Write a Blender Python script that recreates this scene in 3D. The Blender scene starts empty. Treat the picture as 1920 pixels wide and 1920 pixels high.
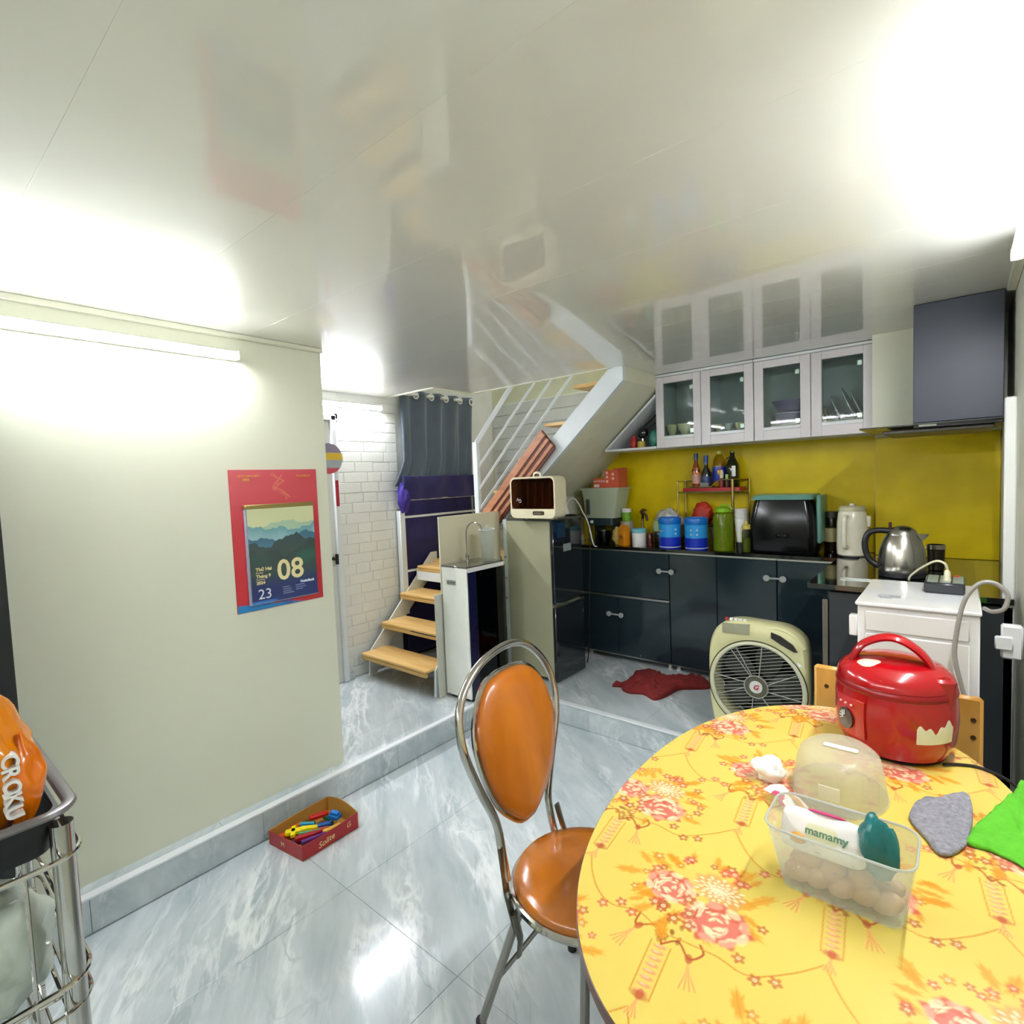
import bpy, math, random
import numpy as np
from mathutils import Vector, Matrix, noise
random.seed(4)
C = bpy.context.scene.collection
S = bpy.context.scene
PI = math.pi
# ------------------------------------------------------------ camera, world, exposure
def cam_matrix(yaw, pitch, roll, loc):
    cy, sy = math.cos(yaw), math.sin(yaw)
    f = Vector((-sy*math.cos(pitch), cy*math.cos(pitch), math.sin(pitch)))
    r = Vector((cy, sy, 0)); u = r.cross(f)
    c, s = math.cos(roll), math.sin(roll)
    r, u = c*r+s*u, -s*r+c*u
    m = Matrix((r, u, -f)).transposed().to_4x4(); m.translation = loc
    return m
cam = bpy.data.objects.new('camera', bpy.data.cameras.new('camera')); C.objects.link(cam)
cam.data.sensor_width = 36; cam.data.lens = 36*1011.85/1920; cam.data.clip_start = 0.02
cam.matrix_world = cam_matrix(0.695884, -0.058041, -0.039380, (0, 0, 1.5))
S.camera = cam
w = bpy.data.worlds.new('world'); S.world = w; w.use_nodes = True
w.node_tree.nodes['Background'].inputs[0].default_value = (.9, .95, 1, 1)
w.node_tree.nodes['Background'].inputs[1].default_value = 1.0
S.view_settings.view_transform = 'Standard'; S.view_settings.look = 'None'
S.view_settings.gamma = 1; S.view_settings.use_curve_mapping = False
S.view_settings.exposure = 2.92
TUBE = 52.0
try:
    S.cycles.use_denoising = True; S.cycles.sample_clamp_indirect = 8; S.cycles.max_bounces = 10
    S.cycles.caustics_reflective = False; S.cycles.caustics_refractive = False
except Exception: pass

# ------------------------------------------------------------ helpers
def lin(h):
    if isinstance(h, str):
        h = h.lstrip('#'); v = [int(h[i:i+2], 16)/255 for i in (0, 2, 4)]
        return tuple(((c+.055)/1.055)**2.4 if c > .04045 else c/12.92 for c in v)
    return tuple(h)
MATS = {}
def nodes(name):
    m = bpy.data.materials.new(name); m.use_nodes = True; n = m.node_tree
    return m, n, n.nodes['Principled BSDF'], n.nodes['Material Output']
def mat(name, color='#ffffff', rough=.5, metal=0, coat=0, spec=.5, var=0, scale=8, bump=0, bscale=40, emit=0, sheen=0, ior=None, sss=0):
    if name in MATS: return MATS[name]
    m, n, p, o = nodes(name); c = lin(color)
    p.inputs['Base Color'].default_value = (*c, 1); p.inputs['Roughness'].default_value = rough
    p.inputs['Metallic'].default_value = metal; p.inputs['Coat Weight'].default_value = coat
    p.inputs['Coat Roughness'].default_value = .05
    p.inputs['Specular IOR Level'].default_value = spec; p.inputs['Sheen Weight'].default_value = sheen
    if ior: p.inputs['IOR'].default_value = ior
    if emit:
        p.inputs['Emission Color'].default_value = (*c, 1); p.inputs['Emission Strength'].default_value = emit
    t = n.nodes.new('ShaderNodeTexCoord')
    nz = n.nodes.new('ShaderNodeTexNoise'); nz.inputs['Scale'].default_value = scale; nz.inputs['Detail'].default_value = 4
    n.links.new(t.outputs['Object'], nz.inputs['Vector'])
    r = n.nodes.new('ShaderNodeValToRGB'); v = var if var else .04
    r.color_ramp.elements[0].position = .3; r.color_ramp.elements[1].position = .7
    r.color_ramp.elements[0].color = (*[x*(1-v) for x in c], 1); r.color_ramp.elements[1].color = (*[min(1, x*(1+v)) for x in c], 1)
    n.links.new(nz.outputs['Fac'], r.inputs['Fac']); n.links.new(r.outputs['Color'], p.inputs['Base Color'])
    if bump:
        n2 = n.nodes.new('ShaderNodeTexNoise'); n2.inputs['Scale'].default_value = bscale; n2.inputs['Detail'].default_value = 5
        n.links.new(t.outputs['Object'], n2.inputs['Vector'])
        b = n.nodes.new('ShaderNodeBump'); b.inputs['Strength'].default_value = bump; b.inputs['Distance'].default_value = .01
        n.links.new(n2.outputs['Fac'], b.inputs['Height']); n.links.new(b.outputs['Normal'], p.inputs['Normal'])
    MATS[name] = m; return m
def marble(name):
    m, n, p, o = nodes(name); N = n.nodes.new; L = n.links.new
    t = N('ShaderNodeTexCoord'); mp = N('ShaderNodeMapping'); mp.vector_type = 'TEXTURE'
    mp.inputs['Rotation'].default_value = (0, 0, math.radians(-36)); mp.inputs['Scale'].default_value = (2.4, .62, 1)
    g = N('ShaderNodeNewGeometry'); L(g.outputs['Position'], mp.inputs['Vector'])
    n1 = N('ShaderNodeTexNoise'); n1.inputs['Scale'].default_value = 4.5; n1.inputs['Detail'].default_value = 7; n1.inputs['Roughness'].default_value = .62; n1.inputs['Distortion'].default_value = .35
    L(mp.outputs[0], n1.inputs['Vector'])
    r1 = N('ShaderNodeValToRGB'); e = r1.color_ramp.elements
    e[0].position = .25; e[0].color = (*lin('#9fadb1'), 1); e[1].position = .75; e[1].color = (*lin('#ccd4d5'), 1)
    x = e.new(.5); x.color = (*lin('#bac4c6'), 1)
    L(n1.outputs['Fac'], r1.inputs['Fac'])
    # thin veins: ridged noise around .5
    def vein(scale, width, seed, dist):
        k = N('ShaderNodeTexNoise'); k.inputs['Scale'].default_value = scale; k.inputs['Detail'].default_value = 5; k.inputs['Distortion'].default_value = dist; k.inputs['Roughness'].default_value = .55
        a = N('ShaderNodeVectorMath'); a.operation = 'ADD'; a.inputs[1].default_value = (seed, seed*2, 0); L(mp.outputs[0], a.inputs[0]); L(a.outputs[0], k.inputs['Vector'])
        s = N('ShaderNodeMath'); s.operation = 'SUBTRACT'; s.inputs[1].default_value = .5; L(k.outputs['Fac'], s.inputs[0])
        b = N('ShaderNodeMath'); b.operation = 'ABSOLUTE'; L(s.outputs[0], b.inputs[0])
        q = N('ShaderNodeMapRange'); q.inputs['From Min'].default_value = 0; q.inputs['From Max'].default_value = width; q.inputs['To Min'].default_value = 1; q.inputs['To Max'].default_value = 0
        L(b.outputs[0], q.inputs['Value']); return q.outputs[0]
    gate = N('ShaderNodeTexNoise'); gate.inputs['Scale'].default_value = 3.2; gate.inputs['Detail'].default_value = 3; L(mp.outputs[0], gate.inputs['Vector'])
    gr = N('ShaderNodeMapRange'); gr.inputs['From Min'].default_value = .44; gr.inputs['From Max'].default_value = .62; L(gate.outputs['Fac'], gr.inputs['Value'])
    col = r1.outputs['Color']
    for sc, wd, sd, ds, c, mx, gated in ((3.2, .04, 3.1, .5, '#eef2f0', .75, True), (6.5, .045, 9.7, .5, '#e4e9e8', .55, True), (2.6, .013, 17.3, .8, '#8d999f', .45, True)):
        v = vein(sc, wd, sd, ds); f = N('ShaderNodeMath'); f.operation = 'MULTIPLY'; L(v, f.inputs[0]); f.inputs[1].default_value = mx; fac = f.outputs[0]
        if gated:
            f2 = N('ShaderNodeMath'); f2.operation = 'MULTIPLY'; L(fac, f2.inputs[0]); L(gr.outputs[0], f2.inputs[1]); fac = f2.outputs[0]
        mx_ = N('ShaderNodeMix'); mx_.data_type = 'RGBA'; L(fac, mx_.inputs['Factor']); L(col, mx_.inputs['A']); mx_.inputs['B'].default_value = (*lin(c), 1); col = mx_.outputs['Result']
    L(col, p.inputs['Base Color']); p.inputs['Roughness'].default_value = .13; p.inputs['Specular IOR Level'].default_value = .45
    MATS[name] = m; return m
def wood(name, c1, c2, axis='X', rough=.4, scale=14, coat=0.):
    m, n, p, o = nodes(name); N = n.nodes.new; L = n.links.new
    t = N('ShaderNodeTexCoord'); mp = N('ShaderNodeMapping'); s = {'X': (.12, 1, 1), 'Y': (1, .12, 1), 'Z': (1, 1, .12)}[axis]
    mp.inputs['Scale'].default_value = s; L(t.outputs['Object'], mp.inputs['Vector'])
    k = N('ShaderNodeTexNoise'); k.inputs['Scale'].default_value = scale; k.inputs['Detail'].default_value = 6; k.inputs['Distortion'].default_value = 1.2; L(mp.outputs[0], k.inputs['Vector'])
    r = N('ShaderNodeValToRGB'); e = r.color_ramp.elements; e[0].position = .3; e[1].position = .7
    e[0].color = (*lin(c1), 1); e[1].color = (*lin(c2), 1); L(k.outputs['Fac'], r.inputs['Fac']); L(r.outputs['Color'], p.inputs['Base Color'])
    p.inputs['Roughness'].default_value = rough; p.inputs['Coat Weight'].default_value = coat; p.inputs['Coat Roughness'].default_value = .1
    MATS[name] = m; return m
def brushed(name, c, rough=.28, axis='Z'):
    m, n, p, o = nodes(name); N = n.nodes.new; L = n.links.new
    t = N('ShaderNodeTexCoord'); mp = N('ShaderNodeMapping'); mp.inputs['Scale'].default_value = {'Z': (60, 60, 2), 'X': (2, 60, 60)}[axis]; L(t.outputs['Object'], mp.inputs['Vector'])
    k = N('ShaderNodeTexNoise'); k.inputs['Scale'].default_value = 5; k.inputs['Detail'].default_value = 3; L(mp.outputs[0], k.inputs['Vector'])
    q = N('ShaderNodeMapRange'); q.inputs['To Min'].default_value = rough*.7; q.inputs['To Max'].default_value = rough*1.3; L(k.outputs['Fac'], q.inputs['Value']); L(q.outputs[0], p.inputs['Roughness'])
    p.inputs['Base Color'].default_value = (*lin(c), 1); p.inputs['Metallic'].default_value = 1; MATS[name] = m; return m
def thin_glass(name, c='#eef4f2', refl=.5, tint=1.0, rough=.02, ior=1.45):
    m, n, p, o = nodes(name); N = n.nodes.new; L = n.links.new
    n.nodes.remove(p); tr = N('ShaderNodeBsdfTransparent'); tr.inputs[0].default_value = (*[x*tint for x in lin(c)], 1)
    gl = N('ShaderNodeBsdfGlossy'); gl.inputs['Roughness'].default_value = rough
    f0 = N('ShaderNodeFresnel'); f0.inputs['IOR'].default_value = ior; gg = N('ShaderNodeNewGeometry')
    iv = N('ShaderNodeMath'); iv.operation = 'SUBTRACT'; iv.inputs[0].default_value = 1; L(gg.outputs['Backfacing'], iv.inputs[1])
    f = N('ShaderNodeMath'); f.operation = 'MULTIPLY'; L(f0.outputs[0], f.inputs[0]); L(iv.outputs[0], f.inputs[1])
    k = N('ShaderNodeTexNoise'); k.inputs['Scale'].default_value = 3; bmp = N('ShaderNodeBump'); bmp.inputs['Strength'].default_value = .02; L(k.outputs['Fac'], bmp.inputs['Height']); L(bmp.outputs[0], gl.inputs['Normal'])
    mx = N('ShaderNodeMixShader'); L(f.outputs[0], mx.inputs[0]); L(tr.outputs[0], mx.inputs[1]); L(gl.outputs[0], mx.inputs[2]); L(mx.outputs[0], o.inputs[0])
    MATS[name] = m; return m
def frosted(name, c='#e8ece4', clear=.45, rough=.25):
    m, n, p, o = nodes(name); N = n.nodes.new; L = n.links.new
    p.inputs['Base Color'].default_value = (*lin(c), 1); p.inputs['Roughness'].default_value = rough
    tr = N('ShaderNodeBsdfTransparent'); tr.inputs[0].default_value = (.95, .97, .95, 1)
    tl = N('ShaderNodeBsdfTranslucent'); tl.inputs[0].default_value = (*lin(c), 1)
    k = N('ShaderNodeTexNoise'); k.inputs['Scale'].default_value = 25
    q = N('ShaderNodeMapRange'); q.inputs['To Min'].default_value = clear-.05; q.inputs['To Max'].default_value = clear+.05; L(k.outputs['Fac'], q.inputs['Value'])
    a = N('ShaderNodeMixShader'); a.inputs[0].default_value = .4; L(p.outputs[0], a.inputs[1]); L(tl.outputs[0], a.inputs[2])
    b = N('ShaderNodeMixShader'); L(q.outputs[0], b.inputs[0]); L(a.outputs[0], b.inputs[1]); L(tr.outputs[0], b.inputs[2]); L(b.outputs[0], o.inputs[0])
    MATS[name] = m; return m
def vcol(name, rough=.4, coat=0, spec=.5):
    m, n, p, o = nodes(name); a = n.nodes.new('ShaderNodeVertexColor'); a.layer_name = 'print'
    n.links.new(a.outputs['Color'], p.inputs['Base Color']); p.inputs['Roughness'].default_value = rough
    p.inputs['Coat Weight'].default_value = coat; p.inputs['Specular IOR Level'].default_value = spec; MATS[name] = m; return m

class B:
    def __init__(s): s.v = []; s.f = []; s.m = []; s.cur = 0
    def add(s, vs, fs, M=None):
        o = len(s.v); s.v += [tuple(M @ Vector(p)) if M else tuple(p) for p in vs]
        s.f += [[i+o for i in f] for f in fs]; s.m += [s.cur]*len(fs); return s
    def box(s, x0, x1, y0, y1, z0, z1, b=0, M=None):
        if x1 < x0: x0, x1 = x1, x0
        if y1 < y0: y0, y1 = y1, y0
        if z1 < z0: z0, z1 = z1, z0
        b = min(b, (x1-x0)*.49, (y1-y0)*.49, (z1-z0)*.49)
        if b <= 0:
            vs = [(x, y, z) for x in (x0, x1) for y in (y0, y1) for z in (z0, z1)]
            return s.add(vs, [(0, 1, 3, 2), (4, 6, 7, 5), (0, 4, 5, 1), (2, 3, 7, 6), (0, 2, 6, 4), (1, 5, 7, 3)], M)
        X, Y, Z = (x0, x1), (y0, y1), (z0, z1); vs = []; ix = {}
        for i in (0, 1):
            for j in (0, 1):
                for k in (0, 1):
                    dx, dy, dz = b*(1-2*i), b*(1-2*j), b*(1-2*k)
                    for a, p in enumerate(((X[i], Y[j]+dy, Z[k]+dz), (X[i]+dx, Y[j], Z[k]+dz), (X[i]+dx, Y[j]+dy, Z[k]))):
                        ix[i, j, k, a] = len(vs); vs.append(p)
        fs = []
        for i in (0, 1):
            q = [ix[i, 0, 0, 0], ix[i, 1, 0, 0], ix[i, 1, 1, 0], ix[i, 0, 1, 0]]; fs.append(q if i else q[::-1])
            q = [ix[0, i, 0, 1], ix[0, i, 1, 1], ix[1, i, 1, 1], ix[1, i, 0, 1]]; fs.append(q if i else q[::-1])
            q = [ix[0, 0, i, 2], ix[1, 0, i, 2], ix[1, 1, i, 2], ix[0, 1, i, 2]]; fs.append(q if i else q[::-1])
        for i in (0, 1):
            for j in (0, 1):
                f = i == j
                q = [ix[i, j, 0, 0], ix[i, j, 0, 1], ix[i, j, 1, 1], ix[i, j, 1, 0]]; fs.append(q if f else q[::-1])
                q = [ix[0, i, j, 1], ix[0, i, j, 2], ix[1, i, j, 2], ix[1, i, j, 1]]; fs.append(q if f else q[::-1])
                q = [ix[i, 0, j, 2], ix[i, 0, j, 0], ix[i, 1, j, 0], ix[i, 1, j, 2]]; fs.append(q if f else q[::-1])
                for k in (0, 1):
                    q = [ix[i, j, k, 0], ix[i, j, k, 1], ix[i, j, k, 2]]; fs.append(q if (i+j+k) % 2 else q[::-1])
        return s.add(vs, fs, M)
    def prism(s, pts, ax, lo, hi, M=None):
        n = len(pts); P = {'z': lambda a, b, c: (a, b, c), 'y': lambda a, b, c: (a, c, b), 'x': lambda a, b, c: (c, a, b)}[ax]
        vs = [P(a, b, lo) for a, b in pts]+[P(a, b, hi) for a, b in pts]
        return s.add(vs, [list(range(n))[::-1], list(range(n, 2*n))]+[(i, (i+1) % n, n+(i+1) % n, n+i) for i in range(n)], M)
    def loft(s, rings, cap=True, M=None):
        n = len(rings[0]); vs = [p for r in rings for p in r]; fs = []
        for k in range(len(rings)-1):
            for i in range(n): fs.append((k*n+i, k*n+(i+1) % n, (k+1)*n+(i+1) % n, (k+1)*n+i))
        if cap: fs += [list(range(n))[::-1], list(range((len(rings)-1)*n, len(rings)*n))]
        return s.add(vs, fs, M)
    def lathe(s, prof, n=24, c=(0, 0, 0), M=None, sx=1, sy=1):
        rings = [[(c[0]+sx*r*math.cos(2*PI*i/n), c[1]+sy*r*math.sin(2*PI*i/n), c[2]+z) for i in range(n)] for r, z in prof]
        return s.loft(rings, True, M)
    def tube(s, pts, r, n=8, closed=False, cap=True, M=None, flat=1.0):
        P = [Vector(p) for p in pts]; k = len(P); rings = []
        R = r if isinstance(r, (list, tuple)) else [r]*k; up = None
        for i in range(k):
            a = P[(i-1) % k] if (i or closed) else P[0]; b = P[(i+1) % k] if (i < k-1 or closed) else P[-1]
            t = (b-a).normalized()
            if up is None: up = Vector((0, 0, 1)) if abs(t.z) < .9 else Vector((1, 0, 0))
            side = t.cross(up).normalized(); up = side.cross(t).normalized()
            rings.append([tuple(P[i]+R[i]*(side*math.cos(2*PI*j/n)+up*flat*math.sin(2*PI*j/n))) for j in range(n)])
        if closed: rings.append(rings[0])
        return s.loft(rings, cap and not closed, M)
    def ball(s, c, rx, ry=None, rz=None, n=12, m=8, M=None):
        ry = ry or rx; rz = rz or rx
        rings = [[(c[0]+rx*math.sin(PI*(k+.001)/(m+.002))*math.cos(2*PI*i/n), c[1]+ry*math.sin(PI*(k+.001)/(m+.002))*math.sin(2*PI*i/n), c[2]-rz*math.cos(PI*k/m)) for i in range(n)] for k in range(m+1)]
        return s.loft(rings, True, M)
def arc(cx, cy, r, a0, a1, n, ry=None):
    ry = r if ry is None else ry
    return [(cx+r*math.cos(math.radians(a0+(a1-a0)*i/n)), cy+ry*math.sin(math.radians(a0+(a1-a0)*i/n))) for i in range(n+1)]
def rrect(x0, x1, y0, y1, r, n=5):
    if not isinstance(r, (tuple, list)): r = (r,)*4
    return arc(x1-r[0], y0+r[0], r[0], -90, 0, n)+arc(x1-r[1], y1-r[1], r[1], 0, 90, n)+arc(x0+r[2], y1-r[2], r[2], 90, 180, n)+arc(x0+r[3], y0+r[3], r[3], 180, 270, n)
def smooth_path(pts, k=6, closed=False):
    P = [Vector(p) for p in pts]; n = len(P); out = []
    for i in range(n if closed else n-1):
        if closed: a, b, c, d = P[(i-1) % n], P[i], P[(i+1) % n], P[(i+2) % n]
        else: a, b, c, d = P[max(i-1, 0)], P[i], P[i+1], P[min(i+2, n-1)]
        for j in range(k):
            t = j/k; out.append(tuple(.5*((2*b)+(c-a)*t+(2*a-5*b+4*c-d)*t*t+(3*b-a-3*c+d)*t**3)))
    if not closed: out.append(tuple(P[-1]))
    return out
def wloc(o):
    v = Vector((0, 0, 0))
    while o is not None: v += o.location; o = o.parent
    return v
def tag(o, label=None, cat=None, group=None, kind=None):
    if label: o['label'] = label
    if cat: o['category'] = cat
    if group: o['group'] = group
    if kind: o['kind'] = kind
    return o
def thing(name, label, cat, loc, group=None, rotz=0):
    o = bpy.data.objects.new(name, None); o.empty_display_size = .05; C.objects.link(o)
    o.location = loc; o.rotation_euler = (0, 0, rotz); return tag(o, label, cat, group)
def obj(name, b, m, parent=None, smooth=True, ang=38, local=False, label=None):
    """link a builder as ONE mesh object; coordinates are world ones unless local"""
    me = bpy.data.meshes.new(name)
    if parent is not None: off = Vector((0, 0, 0)) if local else wloc(parent)
    else:
        a = np.array(b.v); mn, mx = a.min(0), a.max(0); off = Vector(((mn[0]+mx[0])/2, (mn[1]+mx[1])/2, mn[2]))
    me.from_pydata([(p[0]-off.x, p[1]-off.y, p[2]-off.z) for p in b.v], [], b.f)
    for x in (m if isinstance(m, (list, tuple)) else [m]): me.materials.append(x)
    if max(b.m, default=0): me.polygons.foreach_set('material_index', b.m)
    me.validate(); me.update()
    if smooth:
        me.polygons.foreach_set('use_smooth', [True]*len(me.polygons)); me.set_sharp_from_angle(angle=math.radians(ang))
    o = bpy.data.objects.new(name, me); C.objects.link(o)
    if parent is not None: o.parent = parent
    else: o.location = off
    if label: o['label'] = label
    return o
def solo(name, b, m, label, cat, group=None, kind=None, **k):
    return tag(obj(name, b, m, **k), label, cat, group, kind)
def struct(name, b, m, **k):
    return tag(obj(name, b, m, **k), kind='structure')
def dup(o, loc, rotz=None, label=None, name=None):
    r = o.copy(); C.objects.link(r); r.location = loc
    if rotz is not None: r.rotation_euler = (0, 0, rotz)
    if label: r['label'] = label
    for ch in list(o.children):
        c = ch.copy(); C.objects.link(c); c.parent = r
        for g in ch.children:
            d = g.copy(); C.objects.link(d); d.parent = c
    return r
FX = Matrix(((0, 0, 1), (1, 0, 0), (0, 1, 0))).to_4x4()      # text facing +X
FY = Matrix(((1, 0, 0), (0, 0, -1), (0, 1, 0))).to_4x4()     # text facing -Y
def text(name, s, size, m, parent, loc, face, align='LEFT', ext=.0004, rot=0, bold=0, shear=0, xs=1, curve=None):
    c = bpy.data.curves.new(name, 'FONT'); c.body = s; c.size = size; c.extrude = ext; c.align_x = align; c.offset = bold; c.shear = shear; c.resolution_u = 3
    t = bpy.data.objects.new(name, c); C.objects.link(t)
    me = bpy.data.meshes.new_from_object(t.evaluated_get(bpy.context.evaluated_depsgraph_get()))
    bpy.data.objects.remove(t); bpy.data.curves.remove(c)
    if not len(me.vertices): return None
    M = Matrix.Translation(Vector(loc)-wloc(parent)) @ face @ Matrix.Rotation(rot, 4, 'Z') @ Matrix.Diagonal((xs, 1, 1, 1))
    if curve:
        for v in me.vertices: v.co = curve(v.co)
        M = Matrix.Identity(4)
    me.transform(M); me.materials.clear(); me.materials.append(m)
    o = bpy.data.objects.new(name, me); C.objects.link(o); o.parent = parent; return o
# raster painter (flat print only), sampled to a colour attribute on real geometry
class Ras:
    def __init__(s, x0, x1, y0, y1, res, base):
        s.x0, s.y0, s.res = x0, y0, res; s.W = int((x1-x0)/res)+1; s.H = int((y1-y0)/res)+1
        s.a = np.ones((s.H, s.W, 3))*np.array(lin(base))
        s.X, s.Y = np.meshgrid(x0+np.arange(s.W)*res, y0+np.arange(s.H)*res)
    def win(s, xa, xb, ya, yb):
        i0 = max(0, int((ya-s.y0)/s.res)); i1 = min(s.H, int((yb-s.y0)/s.res)+2); j0 = max(0, int((xa-s.x0)/s.res)); j1 = min(s.W, int((xb-s.x0)/s.res)+2)
        return (slice(i0, i1), slice(j0, j1)) if i1 > i0 and j1 > j0 else None
    def mix(s, w, al, c):
        al = np.clip(al, 0, 1)[..., None]; s.a[w] = s.a[w]*(1-al)+np.array(lin(c))*al
    def ell(s, cx, cy, rx, ry, ang, c, al=1, soft=.15, wob=0, ph=0):
        R = max(rx, ry)*1.4+.002; w = s.win(cx-R, cx+R, cy-R, cy+R)
        if not w: return
        dx, dy = s.X[w]-cx, s.Y[w]-cy; ca, sa = math.cos(ang), math.sin(ang); u, v = (dx*ca+dy*sa)/rx, (-dx*sa+dy*ca)/ry
        d = np.sqrt(u*u+v*v)
        if wob: d = d*(1+wob*np.sin(np.arctan2(v, u)*7+ph)+wob*.6*np.sin(np.arctan2(v, u)*13+ph*2))
        s.mix(w, al*np.clip((1-d)/soft+.5, 0, 1), c)
    def line(s, pts, wd, c, al=1):
        for (ax, ay), (bx, by) in zip(pts[:-1], pts[1:]):
            w = s.win(min(ax, bx)-wd*2, max(ax, bx)+wd*2, min(ay, by)-wd*2, max(ay, by)+wd*2)
            if not w: continue
            dx, dy = bx-ax, by-ay; L2 = dx*dx+dy*dy+1e-12; t = np.clip(((s.X[w]-ax)*dx+(s.Y[w]-ay)*dy)/L2, 0, 1)
            d = np.hypot(s.X[w]-ax-t*dx, s.Y[w]-ay-t*dy); s.mix(w, al*np.clip((wd-d)/(s.res*1.2)+.5, 0, 1), c)
    def sample(s, x, y):
        fx = np.clip((x-s.x0)/s.res, 0, s.W-1.001); fy = np.clip((y-s.y0)/s.res, 0, s.H-1.001); j, i = fx.astype(int), fy.astype(int); u, v = (fx-j)[:, None], (fy-i)[:, None]
        return s.a[i, j]*(1-u)*(1-v)+s.a[i, j+1]*u*(1-v)+s.a[i+1, j]*(1-u)*v+s.a[i+1, j+1]*u*v
def printed(name, verts, faces, cols, m, parent):
    me = bpy.data.meshes.new(name); off = wloc(parent) if parent else Vector((0, 0, 0))
    v = np.array(verts, dtype=np.float64)-np.array(off)
    nf = len(faces); me.vertices.add(len(v)); me.vertices.foreach_set('co', v.ravel()); me.loops.add(nf*4); me.polygons.add(nf)
    me.loops.foreach_set('vertex_index', np.array(faces).ravel()); me.polygons.foreach_set('loop_start', np.arange(nf)*4); me.polygons.foreach_set('loop_total', np.full(nf, 4))
    me.update(calc_edges=True); me.validate()
    at = me.color_attributes.new('print', 'FLOAT_COLOR', 'POINT'); at.data.foreach_set('color', np.hstack([cols, np.ones((len(cols), 1))]).astype(np.float32).ravel())
    me.materials.append(m); me.polygons.foreach_set('use_smooth', [True]*nf); o = bpy.data.objects.new(name, me); C.objects.link(o); o.parent = parent; return o
def grid_faces(nr, nc):
    i = np.arange(nr-1)[:, None]*nc+np.arange(nc-1)[None, :]; i = i.ravel(); return np.stack([i, i+1, i+nc+1, i+nc], 1)

# ------------------------------------------------------------ materials
M_marble = marble('grey_marble_tile')
M_wall = mat('cream_wall_paint', '#dadcc6', .55, var=.015, scale=1.5)
M_white = mat('white_paint', '#d2d4cc', .4, var=.02, scale=3)
M_trim = mat('white_edge_trim', '#dfe3e4', .3)
M_stair = mat('white_steel', '#dfe6e8', .35, var=.03)
M_dark = mat('dark_slate_gloss', '#1f2d33', .09, coat=.3, var=.04, scale=2)
M_black = mat('black_plastic', '#17191b', .35)
M_blackg = mat('black_gloss', '#0b0c0d', .06, coat=.6)
M_stone = mat('black_granite', '#0c0d0c', .05, coat=1, var=.3, scale=120)
M_alu = mat('aluminium', '#b9bcb6', .3, metal=1)
M_chrome = mat('chrome', '#c9c6c0', .1, metal=1)
M_steel = brushed('brushed_steel', '#b8b6ae')
M_navy = mat('navy_cloth', '#1f1a56', .85, var=.12, scale=6, sheen=.2, bump=.2, bscale=30)
M_tube = mat('lit_tube', '#f4f6ff', .5, emit=TUBE); M_tube3 = mat('lit_tube_side', '#f4f6ff', .5, emit=2.6); M_fill_tube = mat('added_fill_tube', '#f4f6ff', .5, emit=9.0)  # the weakest-but-one emitter serves only the added, unseen fill tubes
M_wht = mat('white_plastic', '#e4e4e0', .3)
M_cream = mat('cream_plastic', '#e2d9b8', .35)
M_red = mat('red_gloss', '#a80814', .16, coat=.5, var=.05)
M_rubber = mat('dark_rubber', '#1b1a1a', .7)
M_glass = thin_glass('clear_glass', '#eef5f2')
M_paperw = mat('white_paper', '#eceae4', .7)
M_yel = None
def backsplash_mat():
    m, n, p, o = nodes('yellow_backpainted_glass'); N = n.nodes.new; L = n.links.new
    t = N('ShaderNodeTexCoord'); k = N('ShaderNodeTexNoise'); k.inputs['Scale'].default_value = 5; k.inputs['Detail'].default_value = 5; L(t.outputs['Object'], k.inputs['Vector'])
    r = N('ShaderNodeValToRGB'); e = r.color_ramp.elements; e[0].position = .35; e[0].color = (*lin('#cbb200'), 1); e[1].position = .7; e[1].color = (*lin('#dec60a'), 1)
    L(k.outputs['Fac'], r.inputs['Fac']); L(r.outputs[0], p.inputs['Base Color']); p.inputs['Roughness'].default_value = .35; p.inputs['Specular IOR Level'].default_value = .25
    return m
M_yel = backsplash_mat()
def ceil_mat():
    m, n, p, o = nodes('glossy_ceiling_panel'); N = n.nodes.new; L = n.links.new
    g = N('ShaderNodeNewGeometry'); k = N('ShaderNodeTexNoise'); k.inputs['Scale'].default_value = 1.6; k.inputs['Detail'].default_value = 1.5; L(g.outputs['Position'], k.inputs['Vector'])
    bm = N('ShaderNodeBump'); bm.inputs['Strength'].default_value = .25; bm.inputs['Distance'].default_value = .02; L(k.outputs['Fac'], bm.inputs['Height']); L(bm.outputs[0], p.inputs['Normal']); L(bm.outputs[0], p.inputs['Coat Normal'])
    p.inputs['Base Color'].default_value = (*lin('#e6e6dc'), 1); p.inputs['Roughness'].default_value = .3; p.inputs['IOR'].default_value = 1.5
    p.inputs['Coat Weight'].default_value = 1; p.inputs['Coat IOR'].default_value = 1.65; p.inputs['Coat Roughness'].default_value = .045
    return m
M_ceil = ceil_mat()

# ------------------------------------------------------------ the room
CZ = 2.165; ZP = .13
fl = struct('floor', B().box(-3.45, .3, -1.9, 4.0, -.1, -.012), mat('grout', '#a9b1b3', .7))
def tiles(parent, xs, ys, z0, z1, name='tile', m=M_marble, g=.0006, bev=.0007):
    for a, b_ in zip(xs[:-1], xs[1:]):
        for c, d in zip(ys[:-1], ys[1:]):
            obj(name, B().box(a+g, b_-g, c+g, d-g, z0, z1, bev), m, parent, smooth=False)
tiles(fl, [-2.29, -1.76, -1.17, -.57, .03, .155], [-1.8, -1.345, -.145, 1.055, 2.255, 2.65], -.012, 0)
fr = struct('floor_raised', B().box(-3.45, -2.30, -1.8, 3.9, -.01, ZP-.012).box(-2.30, .155, 2.66, 3.9, -.01, ZP-.012), MATS['grout'])
tiles(fr, [-2.55, -2.32], [-1.8, -.35, .25, .85, 1.45, 2.05, 2.62], ZP-.012, ZP)
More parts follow.
